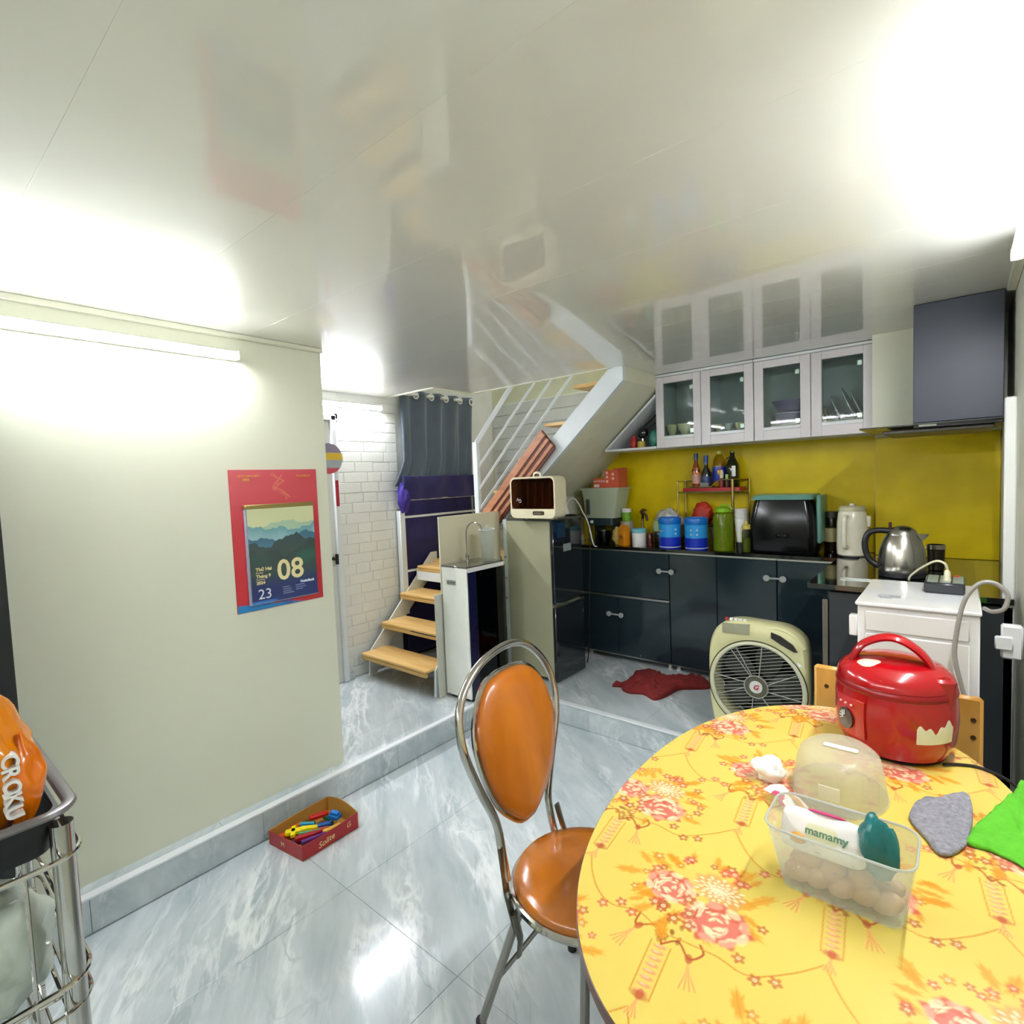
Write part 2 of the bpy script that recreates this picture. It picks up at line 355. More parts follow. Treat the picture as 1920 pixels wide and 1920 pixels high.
tiles(fr, [-3.35, -3.15, -2.55], [-1.8, -.6, 0, .6, 1.2, 1.8, 2.4, 3.0, 3.8], ZP-.012, ZP)
tiles(fr, [-2.55, -1.95, -1.35, -.75, -.15, .155], [2.68, 3.28, 3.8], ZP-.012, ZP)
tiles(fr, [-2.302, -2.29], [-1.8, -.2, .4, 1.0, 1.72, 2.32, 2.65], 0, ZP-.006)      # riser faces
tiles(fr, [-2.29, -1.69, -1.09, -.49, .11, .155], [2.65, 2.662], 0, ZP-.006)
struct('trim_1', B().box(-2.32, -2.286, -1.8, 2.68, ZP-.008, ZP+.003, .002), M_trim)
struct('trim_2', B().box(-2.318, .155, 2.646, 2.68, ZP-.008, ZP+.0028, .002), M_trim)
struct('wall_left', B().box(-2.46, -2.371, -1.8, 1.448, ZP, CZ), M_wall)
struct('wall_right', B().box(.155, .3, -1.9, 3.9, -.1, 2.3), mat('right_wall_paint', '#cfd0be', .5, var=.02))
struct('wall_rear', B().box(-3.45, -2.15, -1.95, -1.8, -.1, 2.3).box(-.05, .3, -1.95, -1.8, -.1, 2.3).box(-2.15, -.05, -1.95, -1.8, 2.08, 2.3), M_wall)
dw = struct('door_2', B().box(-2.15, -.05, -1.93, -1.83, 0, 2.08, .004), M_white)
struct('wall_back', B().box(-3.45, -2.4, 3.8, 3.95, -.1, 4.2).box(-2.4, -1.5, 3.8, 3.95, -.1, 4.2).box(-1.5, .3, 3.8, 3.95, -.1, 2.3), mat('back_wall_paint', '#dcdec6', .5, var=.02))
struct('wall_back_pier', B().box(-.383, .155, 3.722, 3.8, ZP, CZ), MATS['back_wall_paint'])
struct('wall_back_bulkhead', B().box(-.355, .155, 3.335, 3.722, 1.69, CZ), MATS['back_wall_paint'])
struct('wall_nook_side', B().box(-2.46, -2.40, 3.33, 3.8, ZP, 1.36), M_wall)
# far left wall faced with moulded brick panels
wf = struct('wall_far_left', B().box(-3.5, -3.362, -1.9, 3.95, -.1, 4.2), mat('panel_joint', '#dcded8', .6))
M_brick = mat('white_foam_brick', '#e0e2dc', .38, var=.02, scale=5, bump=.15, bscale=60)
brick_mesh = {}
def brick(y, wd, z, h, base=None):
    o = obj('brick', B().box(-3.368, -3.3565-random.choice((0, 0, .001)), y+.0012, y+wd-.0012, z+.0012, z+h-.0012, .0028), M_brick, wf, smooth=False)
    return o
z = ZP+.004; row = 0
while z < 2.1:
    h = .0735; y = 2.12 if row % 2 == 0 else 2.05
    while y < 2.62:
        wd = random.choice((.20, .155, .12)) if not (row % 2 and y == 2.05) else .13
        if y+wd > 2.6: wd = 2.66-y
        if y < 2.12 and row % 2: y0 = 2.12; wd -= .07
        else: y0 = y
        brick(y0, wd, z, h); y = y0+wd
    z += h; row += 1
for a, b_, z0, z1 in ((.9, 2.0, 1.95, 2.16),):
    yy = a
    for zz in (1.95, 2.0235, 2.097):
        yy = a
        while yy < b_: brick(yy, .18, zz, .068); yy += .18
# stairwell above the ceiling opening
struct('wall_stairwell', B().box(-3.45, -2.83, 2.50, 2.58, CZ+.012, 4.2).box(-2.83, -1.5, 2.90, 2.97, CZ+.012, 4.2).box(-1.58, -1.5, 2.97, 3.95, CZ+.012, 4.2).box(-3.45, -1.5, 2.5, 3.95, 4.1, 4.2).box(-2.83, -2.75, 2.5, 2.97, CZ+.012, 4.2), M_wall)
# ceiling: long glossy strips, each a part
ce = struct('ceiling', B().box(-3.45, .3, -1.9, 2.565, CZ+.012, CZ+.1).box(-2.84, .3, 2.565, 2.955, CZ+.012, CZ+.1).box(-1.59, .3, 2.955, 3.95, CZ+.012, CZ+.1), mat('ceiling_joint', '#d0d2c8', .6))
yb = [-1.8]+[round(.27+.415*k, 3) for k in range(-4, 9)]; yb = [y for y in yb if y >= -1.8]+[3.8]; yb = sorted(set(yb))
def strip(x0, x1, y0, y1):
    if y1-y0 > .004: obj('ceiling_panel', B().box(x0, x1, y0, y1, CZ, CZ+.012, .0006), M_ceil, ce, smooth=False)
for a, b_ in zip(yb[:-1], yb[1:]):
    cuts = sorted({a, b_} | {c for c in (2.58, 2.97) if a < c < b_})
    for c, d in zip(cuts[:-1], cuts[1:]):
        x0 = -3.36 if d <= 2.58 else (-2.83 if d <= 2.97 else -1.58)
        strip(x0, .155, c, d)
M_ctrim = mat('cream_ceiling_trim', '#dcdcc6', .35)
struct('trim_3', B().box(-3.35, -2.82, 2.575, 2.592, CZ-.006, CZ+.03, .002).box(-2.836, -2.82, 2.59, 2.975, CZ-.006, CZ+.03, .002).box(-2.82, -1.66, 2.962, 2.98, CZ-.006, CZ+.03, .002), M_ctrim)
struct('trim_4', B().box(-2.371, -2.352, -1.8, 1.45, CZ-.022, CZ, .003), M_ctrim)
struct('trim_5', B().box(.128, .155, -1.8, 2.84, CZ-.02, CZ, .003), M_ctrim)
# door in the far-left wall
d1 = struct('door_1', B().box(-3.37, -3.335, 1.25, 2.075, ZP, 1.96, .004), M_white)
obj('door_frame', B().box(-3.36, -3.315, 2.075, 2.118, ZP, 2.0, .006).box(-3.36, -3.315, 1.2, 2.118, 1.96, 2.0, .006), M_trim, d1)
obj('door_handle', B().tube([(-3.33, 2.045, 1.01), (-3.285, 2.045, 1.01)], .012, 10).tube([(-3.285, 2.045, 1.045), (-3.285, 2.045, .975)], .012, 8), mat('dark_metal', '#3a3a38', .35, metal=1), d1)
struct('baseboard_left', B().box(-3.36, -3.33, 2.118, 2.16, ZP, ZP+.06, .003), M_marble)

# ------------------------------------------------------------ backsplash and vertical duct
solo('backsplash', B().box(-2.395, -.386, 3.787, 3.7995, .992, 1.69, .002), M_yel, 'long mustard yellow glass backsplash under the white wall cabinets', 'backsplash')
solo('backsplash', B().box(-.381, .153, 3.710, 3.722, .99, 1.66, .003), M_yel, 'mustard yellow glass backsplash behind the kettle, under the hood', 'backsplash')
solo('cable_duct', B().box(.12, .1545, 2.70, 2.755, .22, 1.735, .005), M_white, 'white vertical cable duct on the right wall beside the hob counter', 'duct')

# ------------------------------------------------------------ tube lamps
def tube_lamp(x, y0, y1, z, side, label, mt=None):
    t = thing('tube_lamp', label, 'lamp', (x, (y0+y1)/2, z))
    obj('lamp_housing', B().box(x-side*.0, x+side*.022, y0, y1, z-.018, z+.022, .004), M_wht, t)
    cx = x+side*.036; a = [math.radians(k) for k in range(-98, -29, 4)]; a2 = [math.radians(k) for k in range(-30, 71, 10)]; q = [math.radians(k) for k in range(70, 263, 12)]
    obj('light_tube', B().prism([(cx+side*.0145*math.cos(k), z+.0145*math.sin(k)) for k in a], 'y', y0+.02, y1-.004), mt or M_tube, t)
    obj('tube_side', B().prism([(cx+side*.0144*math.cos(k), z+.0144*math.sin(k)) for k in a2], 'y', y0+.02, y1-.004), M_tube3, t)
    obj('tube_back', B().prism([(cx+side*.0143*math.cos(k), z+.0143*math.sin(k)) for k in q], 'y', y0+.02, y1-.004), M_wht, t)
    for y in (y0, y1): obj('end_cap', B().box(x+side*.004, x+side*.05, y-.008 if y == y0 else y, y if y == y0 else y+.004, z-.018, z+.018, .002), M_wht, t)
tube_lamp(-2.37, -.16, 1.043, 2.068, 1, 'lit fluorescent tube lamp high on the left wall above the calendar')
tube_lamp(.155, 1.0, 2.19, 2.10, -1, 'lit fluorescent tube lamp along the right wall in the top right corner')
tube_lamp(-3.35, 1.30, 2.50, 2.075, 1, 'lit fluorescent tube lamp on the white brick wall beyond the left partition')
for a in ((-2.37, -1.72, -.52, 2.0, 1, 'added fill tube on the left wall behind the camera', M_fill_tube),  (-2.37, -1.72, -.52, 1.86, 1, 'lower added fill tube on the left wall behind the camera', M_fill_tube)): tube_lamp(*a)  # invented pair out of view, added as frontal fill light
for y, zz in ((-1.79, 2.12), ):  # unseen rear tubes, made up to lift the room's ambient light
    for x0 in (-2.2, -1.0):
        t = thing('tube_lamp', 'added fill tube on the rear wall, %s one' % ('left' if x0 < -2 else 'right'), 'lamp', (x0+.6, y, zz), 'added fill tubes on the rear wall')
        obj('lamp_housing', B().box(x0, x0+1.15, -1.8, y+.02, zz-.018, zz+.022, .004), M_wht, t)
        obj('light_tube', B().tube([(x0+.02, y+.036, zz), (x0+1.13, y+.036, zz)], .0145, 14), M_fill_tube, t)
t = thing('tube_lamp', 'added fill tube unseen high in the stairwell above the ceiling opening', 'lamp', (-2.6, 3.78, 3.3))  # hidden upstairs tube, added to brighten the stairs and back wall
obj('lamp_housing', B().box(-3.15, -2.05, 3.775, 3.80, 3.28, 3.32, .004), M_wht, t)
obj('light_tube', B().tube([(-3.12, 3.758, 3.3), (-2.08, 3.758, 3.3)], .0145, 14), M_fill_tube, t)
# ------------------------------------------------------------ base cabinets, counter
CT = .99
M_crystal = thin_glass('crystal_knob', '#dfe6e6', ior=1.7)
M_lightdoor = mat('pale_cabinet_frame', '#b9b4b4', .3, var=.03)
def knob(parent, x, y, z):
    M = Matrix.Translation((x, y, z)) @ Matrix.Rotation(PI/2, 4, 'X')
    obj('knob', B().lathe([(.004, 0), (.005, .01), (.013, .014), (.016, .022), (.012, .03), (.004, .032)], 12, M=M), M_chrome, parent)
def door(name, parent, x0, x1, z0, z1, y=3.5, m=None):
    return obj(name, B().box(x0+.0015, x1-.0015, y, y+.018, z0+.0015, z1-.0015, .002), m or M_dark, parent, smooth=False)
def cabinet(x0, x1, label, doors, extra=None):
    t = thing('base_cabinet', label, 'cabinet', ((x0+x1)/2, 3.65, ZP), 'dark base cabinets along the kitchen wall')
    obj('carcass', B().box(x0+.001, x1-.001, 3.52, 3.785, .185, .955), M_dark, t, smooth=False)
    for d in doors:
        o = door(d[0], t, *d[1:5])
        if len(d) > 5: knob(o, d[5], 3.5, d[6])
    obj('top_strip', B().box(x0, x1, 3.497, 3.52, .955, .968, .001), M_alu, t)
    obj('bottom_strip', B().box(x0, x1, 3.505, 3.52, .176, .185, .001), M_alu, t)
    xs = (x1-.02,) if x1 < -1.6 or x1 < -.8 else ()
    for x in (x0+.03, x1-.03): obj('foot', B().lathe([(.018, 0), (.018, .01), (.012, .012), (.014, .048), (.02, .05)], 12, c=(x, 3.56, ZP)), M_wht, t)
    return t
c1 = cabinet(-2.243, -1.541, 'dark glossy base cabinet with one wide drawer over two doors', [('drawer', -2.243, -1.541, .632, .955, -1.598, .835), ('cabinet_door', -2.243, -1.943, .185, .612, -2.0, .49), ('cabinet_door', -1.943, -1.541, .185, .612, -1.9, .49)])
obj('divider_strip', B().box(-2.243, -1.541, 3.494, 3.52, .614, .630, .002), M_alu, c1)
c2 = cabinet(-1.539, -.857, 'dark glossy base cabinet with two tall doors behind the red cloth', [('cabinet_door', -1.539, -1.217, .185, .955, -1.51, .838), ('cabinet_door', -1.217, -.857, .185, .955, -.906, .848)])
c3 = cabinet(-.855, -.468, 'dark glossy single door base cabinet behind the box fan, at the counter corner', [('cabinet_door', -.855, -.468, .185, .955, -.815, .85)])
M_lock = frosted('clear_lock_plastic', '#dfe3e0', .5, .15)
for x0, x1, zz, lb in ((-1.598, -1.51, .838, 'clear child lock strap joining the drawer knob and the next door knob'), (-.906, -.815, .85, 'clear child lock strap on the two knobs below the air fryer'), (-2.0, -1.9, .49, 'clear child lock strap low on the small double doors')):
    solo('child_lock', B().tube([(x0, 3.466, zz), (x1, 3.466, zz)], .006, 8).tube([(x0, 3.467, zz), (x0, 3.460, zz)], .019, 14).tube([(x1, 3.467, zz), (x1, 3.460, zz)], .019, 14), M_lock, lb, 'lock', 'child locks on the base cabinets')
# leg of the counter toward the viewer
t = thing('base_cabinet', 'dark return cabinet with an aluminium corner strip under the kettle', 'cabinet', (-.16, 3.1, ZP))
obj('carcass', B().box(-.455, .15, 2.715, 3.495, .20, .955), mat('charcoal_laminate', '#2c3033', .35, var=.05), t, smooth=False)
obj('end_panel', B().box(-.448, .15, 2.70, 2.715, .19, .955, .001), MATS['charcoal_laminate'], t, smooth=False)
obj('corner_strip', B().box(-.474, -.452, 2.698, 2.72, .19, .92, .002), mat('brown_aluminium', '#8d8578', .35, metal=1), t)
obj('plinth', B().box(-.40, .15, 2.76, 3.4, ZP, .19), M_black, t, smooth=False)
solo('countertop', B().prism([(-2.26, 3.49), (-.537, 3.49), (-.529, 2.68), (.152, 2.68), (.152, 3.708), (-.385, 3.708), (-.385, 3.785), (-2.395, 3.785), (-2.395, 3.49)], 'z', .968, CT), M_stone, 'polished black granite countertop running round the corner', 'countertop', smooth=False)
# cooktop
t = thing('hob', 'black glass hob set in the counter under the hood', 'hob', (-.19, 3.28, CT))
obj('glass_plate', B().prism(rrect(-.43, .05, 2.86, 3.64, .02), 'z', CT, CT+.006), M_blackg, t)
obj('burner_ring', B().tube([(-.19+.095*math.cos(a), 3.44+.095*math.sin(a), CT+.0062) for a in np.linspace(0, 2*PI, 33)[:-1]], .0012, 6, closed=True), mat('grey_ring', '#6b6b66', .4), t)
obj('front_trim', B().box(-.43, .05, 2.852, 2.86, CT, CT+.007, .001), M_alu, t)

# ------------------------------------------------------------ wall cabinets
M_pvc = mat('pale_lilac_pvc', '#d8d3d4', .32, var=.03, scale=12)
M_cabin = mat('cabinet_inside', '#c0cacd', .45)
def wall_cab(x0, x1, label, splits, wins):
    t = thing('wall_cabinet', label, 'cabinet', ((x0+x1)/2, 3.62, 1.68), 'white wall cabinets over the yellow backsplash')
    obj('carcass', B().box(x0, x1, 3.47, 3.785, 1.678, 1.694).box(x0, x1, 3.47, 3.785, 2.145, 2.16).box(x0, x0+.014, 3.47, 3.785, 1.694, 2.145).box(x1-.014, x1, 3.47, 3.785, 1.694, 2.145).box((x0+x1)/2-.008, (x0+x1)/2+.008, 3.48, 3.785, 1.694, 2.145).box(x0, x1, 3.775, 3.785, 1.694, 2.145), M_cabin, t, smooth=False)
    obj('cornice', B().box(x0, x1, 3.44, 3.47, 2.147, 2.163, .003), M_trim, t)
    for (a, b_), (wa, wb) in zip(splits, wins):
        a += .0015; b_ -= .0015; z0, z1 = 1.68, 2.146; wz0, wz1 = 1.737, 2.103; y0, y1 = 3.45, 3.468
        bb = B().box(a, wa, y0, y1, z0, z1, .002).box(wb, b_, y0, y1, z0, z1, .002).box(wa, wb, y0, y1, z0, wz0, .002).box(wa, wb, y0, y1, wz1, z1, .002)
        d = obj('cabinet_door', bb, M_pvc, t, smooth=False)
        obj('pane', B().box(wa-.003, wb+.003, 3.458, 3.461, wz0-.003, wz1+.003), M_glass, d, smooth=False)
        obj('sill', B().box(wa, wb, 3.448, 3.458, wz0, wz0+.018, .002), M_trim, d)
        for hz in (1.78, 2.06): obj('hinge', B().box(wb-.03, wb-.005, 3.468, 3.48, hz-.015, hz+.015, .002), M_alu, d)
    return t
wall_cab(-1.587, -.963, 'white wall cabinet with two glass doors, bowls and cups inside', [(-1.587, -1.281), (-1.281, -.963)], [(-1.532, -1.331), (-1.222, -1.017)])
wall_cab(-.961, -.357, 'white wall cabinet with two glass doors, plates standing on the right', [(-.961, -.657), (-.657, -.357)], [(-.908, -.711), (-.603, -.408)])
t = thing('corner_shelf', 'white triangular open shelf under the sloping stair', 'shelf', (-1.76, 3.6, 1.68))
obj('bottom_board', B().box(-1.985, -1.589, 3.45, 3.785, 1.678, 1.694, .002), M_trim, t)
obj('sloped_board', B().prism([(-1.985, 1.694), (-1.966, 1.694), (-1.589, 2.022), (-1.589, 2.042)], 'y', 3.45, 3.785), M_trim, t, smooth=False)
obj('back_board', B().prism([(-1.965, 1.694), (-1.589, 1.694), (-1.589, 2.02)], 'y', 3.775, 3.785), mat('shelf_back', '#76787c', .5), t, smooth=False)
# things on the triangular shelf
def bowl(name, c, r, h, m, label, cat, group=None):
    return solo(name, B().lathe([(r*.45, 0), (r*.5, .003), (r*.85, h*.5), (r, h), (r*.96, h), (r*.8, h*.5), (r*.4, .008), (.001, .008)], 20, c=c), m, label, cat, group)
solo('jar', B().lathe([(.024, 0), (.026, .005), (.026, .06), (.02, .07), (.02, .085), (.001, .086)], 14, c=(-1.79, 3.52, 1.694)), mat('red_plastic', '#a3201f', .35), 'small red jar on the triangular shelf', 'jar')
solo('ladle', B().ball((-1.735, 3.55, 1.80), .042, .03, .042).tube([(-1.735, 3.56, 1.84), (-1.64, 3.6, 1.93)], .006, 8).tube([(-1.735, 3.55, 1.76), (-1.735, 3.55, 1.694)], .01), M_blackg, 'round black ladle standing on the triangular shelf', 'ladle')
solo('jar', B().lathe([(.025, 0), (.027, .005), (.027, .035), (.022, .045), (.001, .046)], 14, c=(-1.72, 3.495, 1.694)), mat('yellow_lid', '#b9a640', .4), 'low yellow jar on the triangular shelf', 'jar')
def crumple(name, c, sx, sy, sz, m, seed, label=None, cat=None, amp=.25, n=26, mm=16, fr=2.2, kind=None, parent=None, group=None, flat=True):
    vs = []; b = B(); rings = []
    for k in range(mm+1):
        ph = PI*(k+.02)/(mm+.04); ring = []
        for i in range(n):
            th = 2*PI*i/n; d = Vector((math.sin(ph)*math.cos(th), math.sin(ph)*math.sin(th), -math.cos(ph)))
            q = 1+amp*(noise.noise(d*fr+Vector((seed, 0, 0)))+.5*noise.noise(d*fr*2.6+Vector((0, seed, 0)))+.3*abs(noise.noise(d*fr*5+Vector((0, 0, seed)))))
            p = d*q; zz = max(p.z, -.92) if flat else p.z
            ring.append((c[0]+p.x*sx, c[1]+p.y*sy, c[2]+(zz+.92)*sz*.52))
        rings.append(ring)
    b.loft(rings)
    if parent: return obj(name, b, m, parent)
    return solo(name, b, m, label, cat, group, kind, ang=180)
crumple('bag', (-1.635, 3.54, 1.694), .045, .04, .12, mat('teal_film', '#3d8c80', .3), 3, 'teal plastic bag on the triangular shelf beside the glass doors', 'bag')
# inside the glass cabinets
M_china = mat('cream_china', '#d8d2a8', .2); M_wchina = mat('white_china', '#d6d9d6', .15)
M_wire = mat('white_wire', '#c9cccb', .3)
def dish_rack(x0, x1, label, z=1.70):
    b = B()
    for y in (3.49, 3.60, 3.72): b.tube([(x0, y, z+.01), (x1, y, z+.01)], .0022, 6)
    k = int((x1-x0)/.022)
    for i in range(k+1):
        x = x0+(x1-x0)*i/k; b.tube([(x, 3.49, z+.06), (x, 3.49, z+.01), (x, 3.72, z+.01), (x, 3.72, z+.05)], .0015, 5)
    b.tube([(x0, 3.49, z+.06), (x1, 3.49, z+.06)], .002, 6)
    for x in (x0, x1):
        for y in (3.49, 3.72): b.tube([(x, y, z-.006), (x, y, z+.01)], .003, 6)
    solo('dish_rack', b, M_wire, label, 'rack', 'wire dish racks in the wall cabinets')
dish_rack(-1.56, -1.30, 'wire dish rack in the leftmost glass cabinet under the cream bowls')
dish_rack(-.63, -.39, 'wire dish rack holding upright plates in the rightmost glass cabinet')
dish_rack(-1.25, -.99, 'wire dish rack in the second glass cabinet under small bowls')
for i, (x, y, r) in enumerate(((-1.525, 3.57, .04), (-1.43, 3.56, .05), (-1.335, 3.58, .04))):
    bowl('bowl', (x, y, 1.765+.0*i), r, .07, M_china if i != 2 else M_wchina, ['small cream bowl at the left end of the leftmost glass cabinet', 'larger cream bowl in the middle of the leftmost glass cabinet', 'white bowl at the right of the leftmost glass cabinet'][i], 'bowl', 'bowls in the leftmost glass cabinet')
for i, x in enumerate((-1.21, -1.145, -1.08, -1.015)):
    bowl('cup', (x, 3.56, 1.765 if i % 2 else 1.765), .028, .045, M_wchina if i % 2 else M_china, ['leftmost small cream cup in the second glass cabinet', 'white cup second from the left in the second glass cabinet', 'cream cup third from the left in the second glass cabinet', 'rightmost small white cup in the second glass cabinet'][i], 'cup', 'cups in the second glass cabinet')
for i, (z, r, c, lb) in enumerate(((1.70, .09, '#6f6a86', 'bottom purple grey plastic basin in the third glass cabinet'), (1.775, .085, '#837a9c', 'middle purple grey plastic basin in the third glass cabinet'), (1.85, .09, '#5f5480', 'top purple grey plastic basin in the third glass cabinet'))):
    solo('basin', B().lathe([(r*.75, 0), (r*.8, .004), (r, .055), (r*1.06, .058), (r*1.06, .063), (r*.96, .06), (r*.75, .01), (.001, .01)], 24, c=(-.80, 3.60, z)), mat('basin_%d' % i, c, .2), lb, 'basin', 'basins stacked in the third glass cabinet')
for i, (x, r, c) in enumerate(((-.58, .07, '#b9b48a'), (-.53, .10, '#b8bec2'), (-.47, .12, '#c3c8ca'), (-.43, .11, '#a8afb3'))):
    M = Matrix.Translation((x-.02, 3.58, 1.715+r)) @ Matrix.Rotation(math.radians(66), 4, 'Y')
    solo('plate', B().lathe([(.001, .0), (r*.6, 0), (r, .012), (r, .016), (r*.6, .005), (.001, .005)], 26, M=M), mat('plate_%d' % i, c, .15), ['small cream plate leaning in the rack of the rightmost glass cabinet', 'grey white plate second from the left in the rightmost glass cabinet', 'largest white plate standing in the rightmost glass cabinet', 'plate nearest the right edge of the rightmost glass cabinet'][i], 'plate', 'plates in the rightmost glass cabinet')

# ------------------------------------------------------------ hood
M_hood = mat('hood_blue_black', '#1e2534', .42)
t = thing('range_hood', 'dark blue grey range hood with a tall chimney box and glass visor', 'hood', (0, 3.1, 1.66))
obj('chimney', B().box(-.160, .124, 2.86, 3.332, 1.675, 2.163, .002), M_hood, t, smooth=False)
obj('body', B().box(-.16, .124, 2.84, 3.332, 1.652, 1.675, .003), M_black, t)
obj('visor', B().prism(rrect(-.352, .124, 2.82, 3.332, .03), 'z', 1.662, 1.668), thin_glass('smoked_glass', '#8d8f80', ior=1.6), t)
obj('filter', B().box(-.27, .10, 2.88, 3.33, 1.636, 1.652, .004), mat('filter_grey', '#58544a', .4), t)
obj('button_strip', B().box(-.14, -.08, 2.836, 2.84, 1.658, 1.668, .001), M_alu, t)

# ------------------------------------------------------------ the stairs
M_tread = wood('pine_tread', '#cfa45c', '#efc885', 'X', .35)
M_treads = wood('pine_edge', '#bd9752', '#d9b26c', 'X', .45)
t = thing('lower_stair', 'open staircase of pine treads on white steel rising beside the brick wall', 'stairs', (-2.94, 2.5, ZP))
for i in range(4):
    y0 = 2.195+.183*i; z1 = .315+.183*i
    d = obj('tread', B().box(-3.285, -2.60, y0, y0+.225, z1-.018, z1, .003), M_tread, t, smooth=False)
    obj('nosing', B().box(-3.285, -2.60, y0+.0, y0+.022, z1-.046, z1-.020, .004), M_treads, d)
    if i in (1, 2): obj('grip_strip', B().box(-3.1+.15*i, -2.62, y0-.0015, y0+.004, z1-.021, z1-.016), M_black, d, smooth=False)
for x, nm in ((-3.30, 'stringer'), (-2.60, 'stringer')):
    obj('stringer', B().prism([(2.26, ZP), (2.32, ZP), (2.38, .26), (2.96, .84), (2.96, .95), (2.90, .95), (2.27, .30)], 'x', x-.0, x+.012), M_stair, t, smooth=False)
obj('landing_frame', B().box(-3.30, -2.6, 2.745, 2.775, .75, .838, .003), M_stair, t)
obj('landing_frame', B().box(-3.30, -2.6, 3.7, 3.73, .75, .838, .003), M_stair, t)
obj('landing_board', B().box(-3.33, -2.62, 2.93, 3.76, .862, .885, .003), M_tread, t)
for y in (2.93, 3.7): obj('landing_post', B().box(-2.66, -2.62, y, y+.04, ZP, .862, .003), M_stair, t)
obj('side_post', B().box(-3.34, -3.295, 2.61, 2.66, .50, 1.30, .003), M_stair, t)
for zz in (1.25, .83, 1.385):
    obj('side_rail', B().box(-3.318, -3.302, 2.63, 3.46, zz-.009, zz+.009, .003), M_stair, t)
obj('side_post', B().box(-3.335, -3.30, 3.46, 3.495, .885, 1.56, .003), M_black, t)
# upper flight
def zs(x): return 2.065+.885*(x+1.60)
t = thing('upper_stair', 'white steel stair flight climbing right over the kitchen with a cream soffit', 'stairs', (-2.1, 3.35, .95))
obj('stringer', B().prism([(-2.68, zs(-2.68)), (-1.58, zs(-1.58)), (-1.58, CZ+.03), (-1.655, CZ+.03), (-1.655, zs(-1.655)+.165), (-2.78, zs(-2.78)+.175), (-2.78, zs(-2.68)-.06)], 'y', 2.985, 3.018), M_stair, t, smooth=False)
obj('soffit', B().prism([(-2.64, zs(-2.64)), (-1.58, zs(-1.58)), (-1.58, CZ+.03), (-1.60, CZ+.03), (-1.60, zs(-1.58)+.03), (-2.64, zs(-2.64)+.05)], 'y', 3.02, 3.785), mat('soffit_paint', '#e4e3c8', .5), t, smooth=False)
for k in range(5):
    x1 = -1.74-.245*k; z = 2.112-.225*k
    d = obj('tread', B().box(x1-.22, x1, 3.02, 3.78, z-.028, z-.006, .003), M_tread, t, smooth=False)
rl = thing('stair_railing', 'white steel slanted railing bars on the upper stair flight', 'railing', (-2.79, 2.96, 1.0))
obj('newel_post', B().box(-2.845, -2.80, 2.965, 3.0, .93, 1.80, .003), M_stair, rl)
obj('top_rail', B().tube([(-2.823, 2.985, 1.79), (-2.38, 2.985, 2.245)], .021, 4).tube([(-2.823, 2.985, 1.75), (-2.823, 2.985, 1.80)], .021, 4), M_stair, rl, smooth=False)
for a in ((-2.79, 1.60, -2.20, 2.18), (-2.79, 1.435, -2.06, 2.18), (-2.79, 1.285, -1.90, 2.18)):
    obj('bar', B().tube([(a[0]*1.01, 2.985, a[1]), (a[2]*1.01, 2.985, a[3]+.01)], .0105, 4), M_stair, rl, smooth=False)
# white ribbed panel on the stairwell back wall
M_rib = mat('white_ribbed_pvc', '#d5d9da', .18, coat=.5)
t = thing('wall_panelling', 'glossy white ribbed panelling on the wall behind the stair', 'panel', (-2.8, 3.79, 1.0))
for k in range(12): obj('panel_strip', B().box(-3.345, min(-1.62, -1.60+(.95+.104*k-2.065)/.885), 3.786, 3.799, .95+.104*k, .95+.104*k+.100, .004), M_rib, t, smooth=False)
# leaning wooden slat panel
t = thing('slatted_panel', 'reddish wooden slatted panel leaning along the stair stringer', 'panel', (-2.35, 2.9, 1.47))
M_redw = wood('orange_red_wood', '#a5694a', '#c98d68', 'X', .45); M_redd = mat('dark_red_wood', '#5a2415', .5, var=.2, scale=20)
u = Vector((-.556, 0, -.545)).normalized(); v = Vector((.66, 0, -.755)).normalized()
def slatbox(o, a0, a1, b0, b1, y0, y1):
    M = Matrix(((u.x, 0, v.x, o.x), (0, 1, 0, 0), (u.z, 0, v.z, o.z), (0, 0, 0, 1)))
    return B().box(a0, a1, y0, y1, b0, b1, .003, M=M)
o0 = Vector((-2.180, 0, 1.833))
for k, (a, b_) in enumerate(((0, .054), (.074, .1), (.123, .15))):
    obj('slat', slatbox(o0, 0, .90, a, b_, 2.940, 2.954), M_redw, t, smooth=False)
    obj('recessed_board', slatbox(o0, .004, .90, b_-.001, b_+.022, 2.947, 2.958), M_redd, t, smooth=False)
for a in (0.0, .45, .86): obj('crosspiece', slatbox(o0, a, a+.03, 0, .155, 2.958, 2.968), M_redd, t, smooth=False)
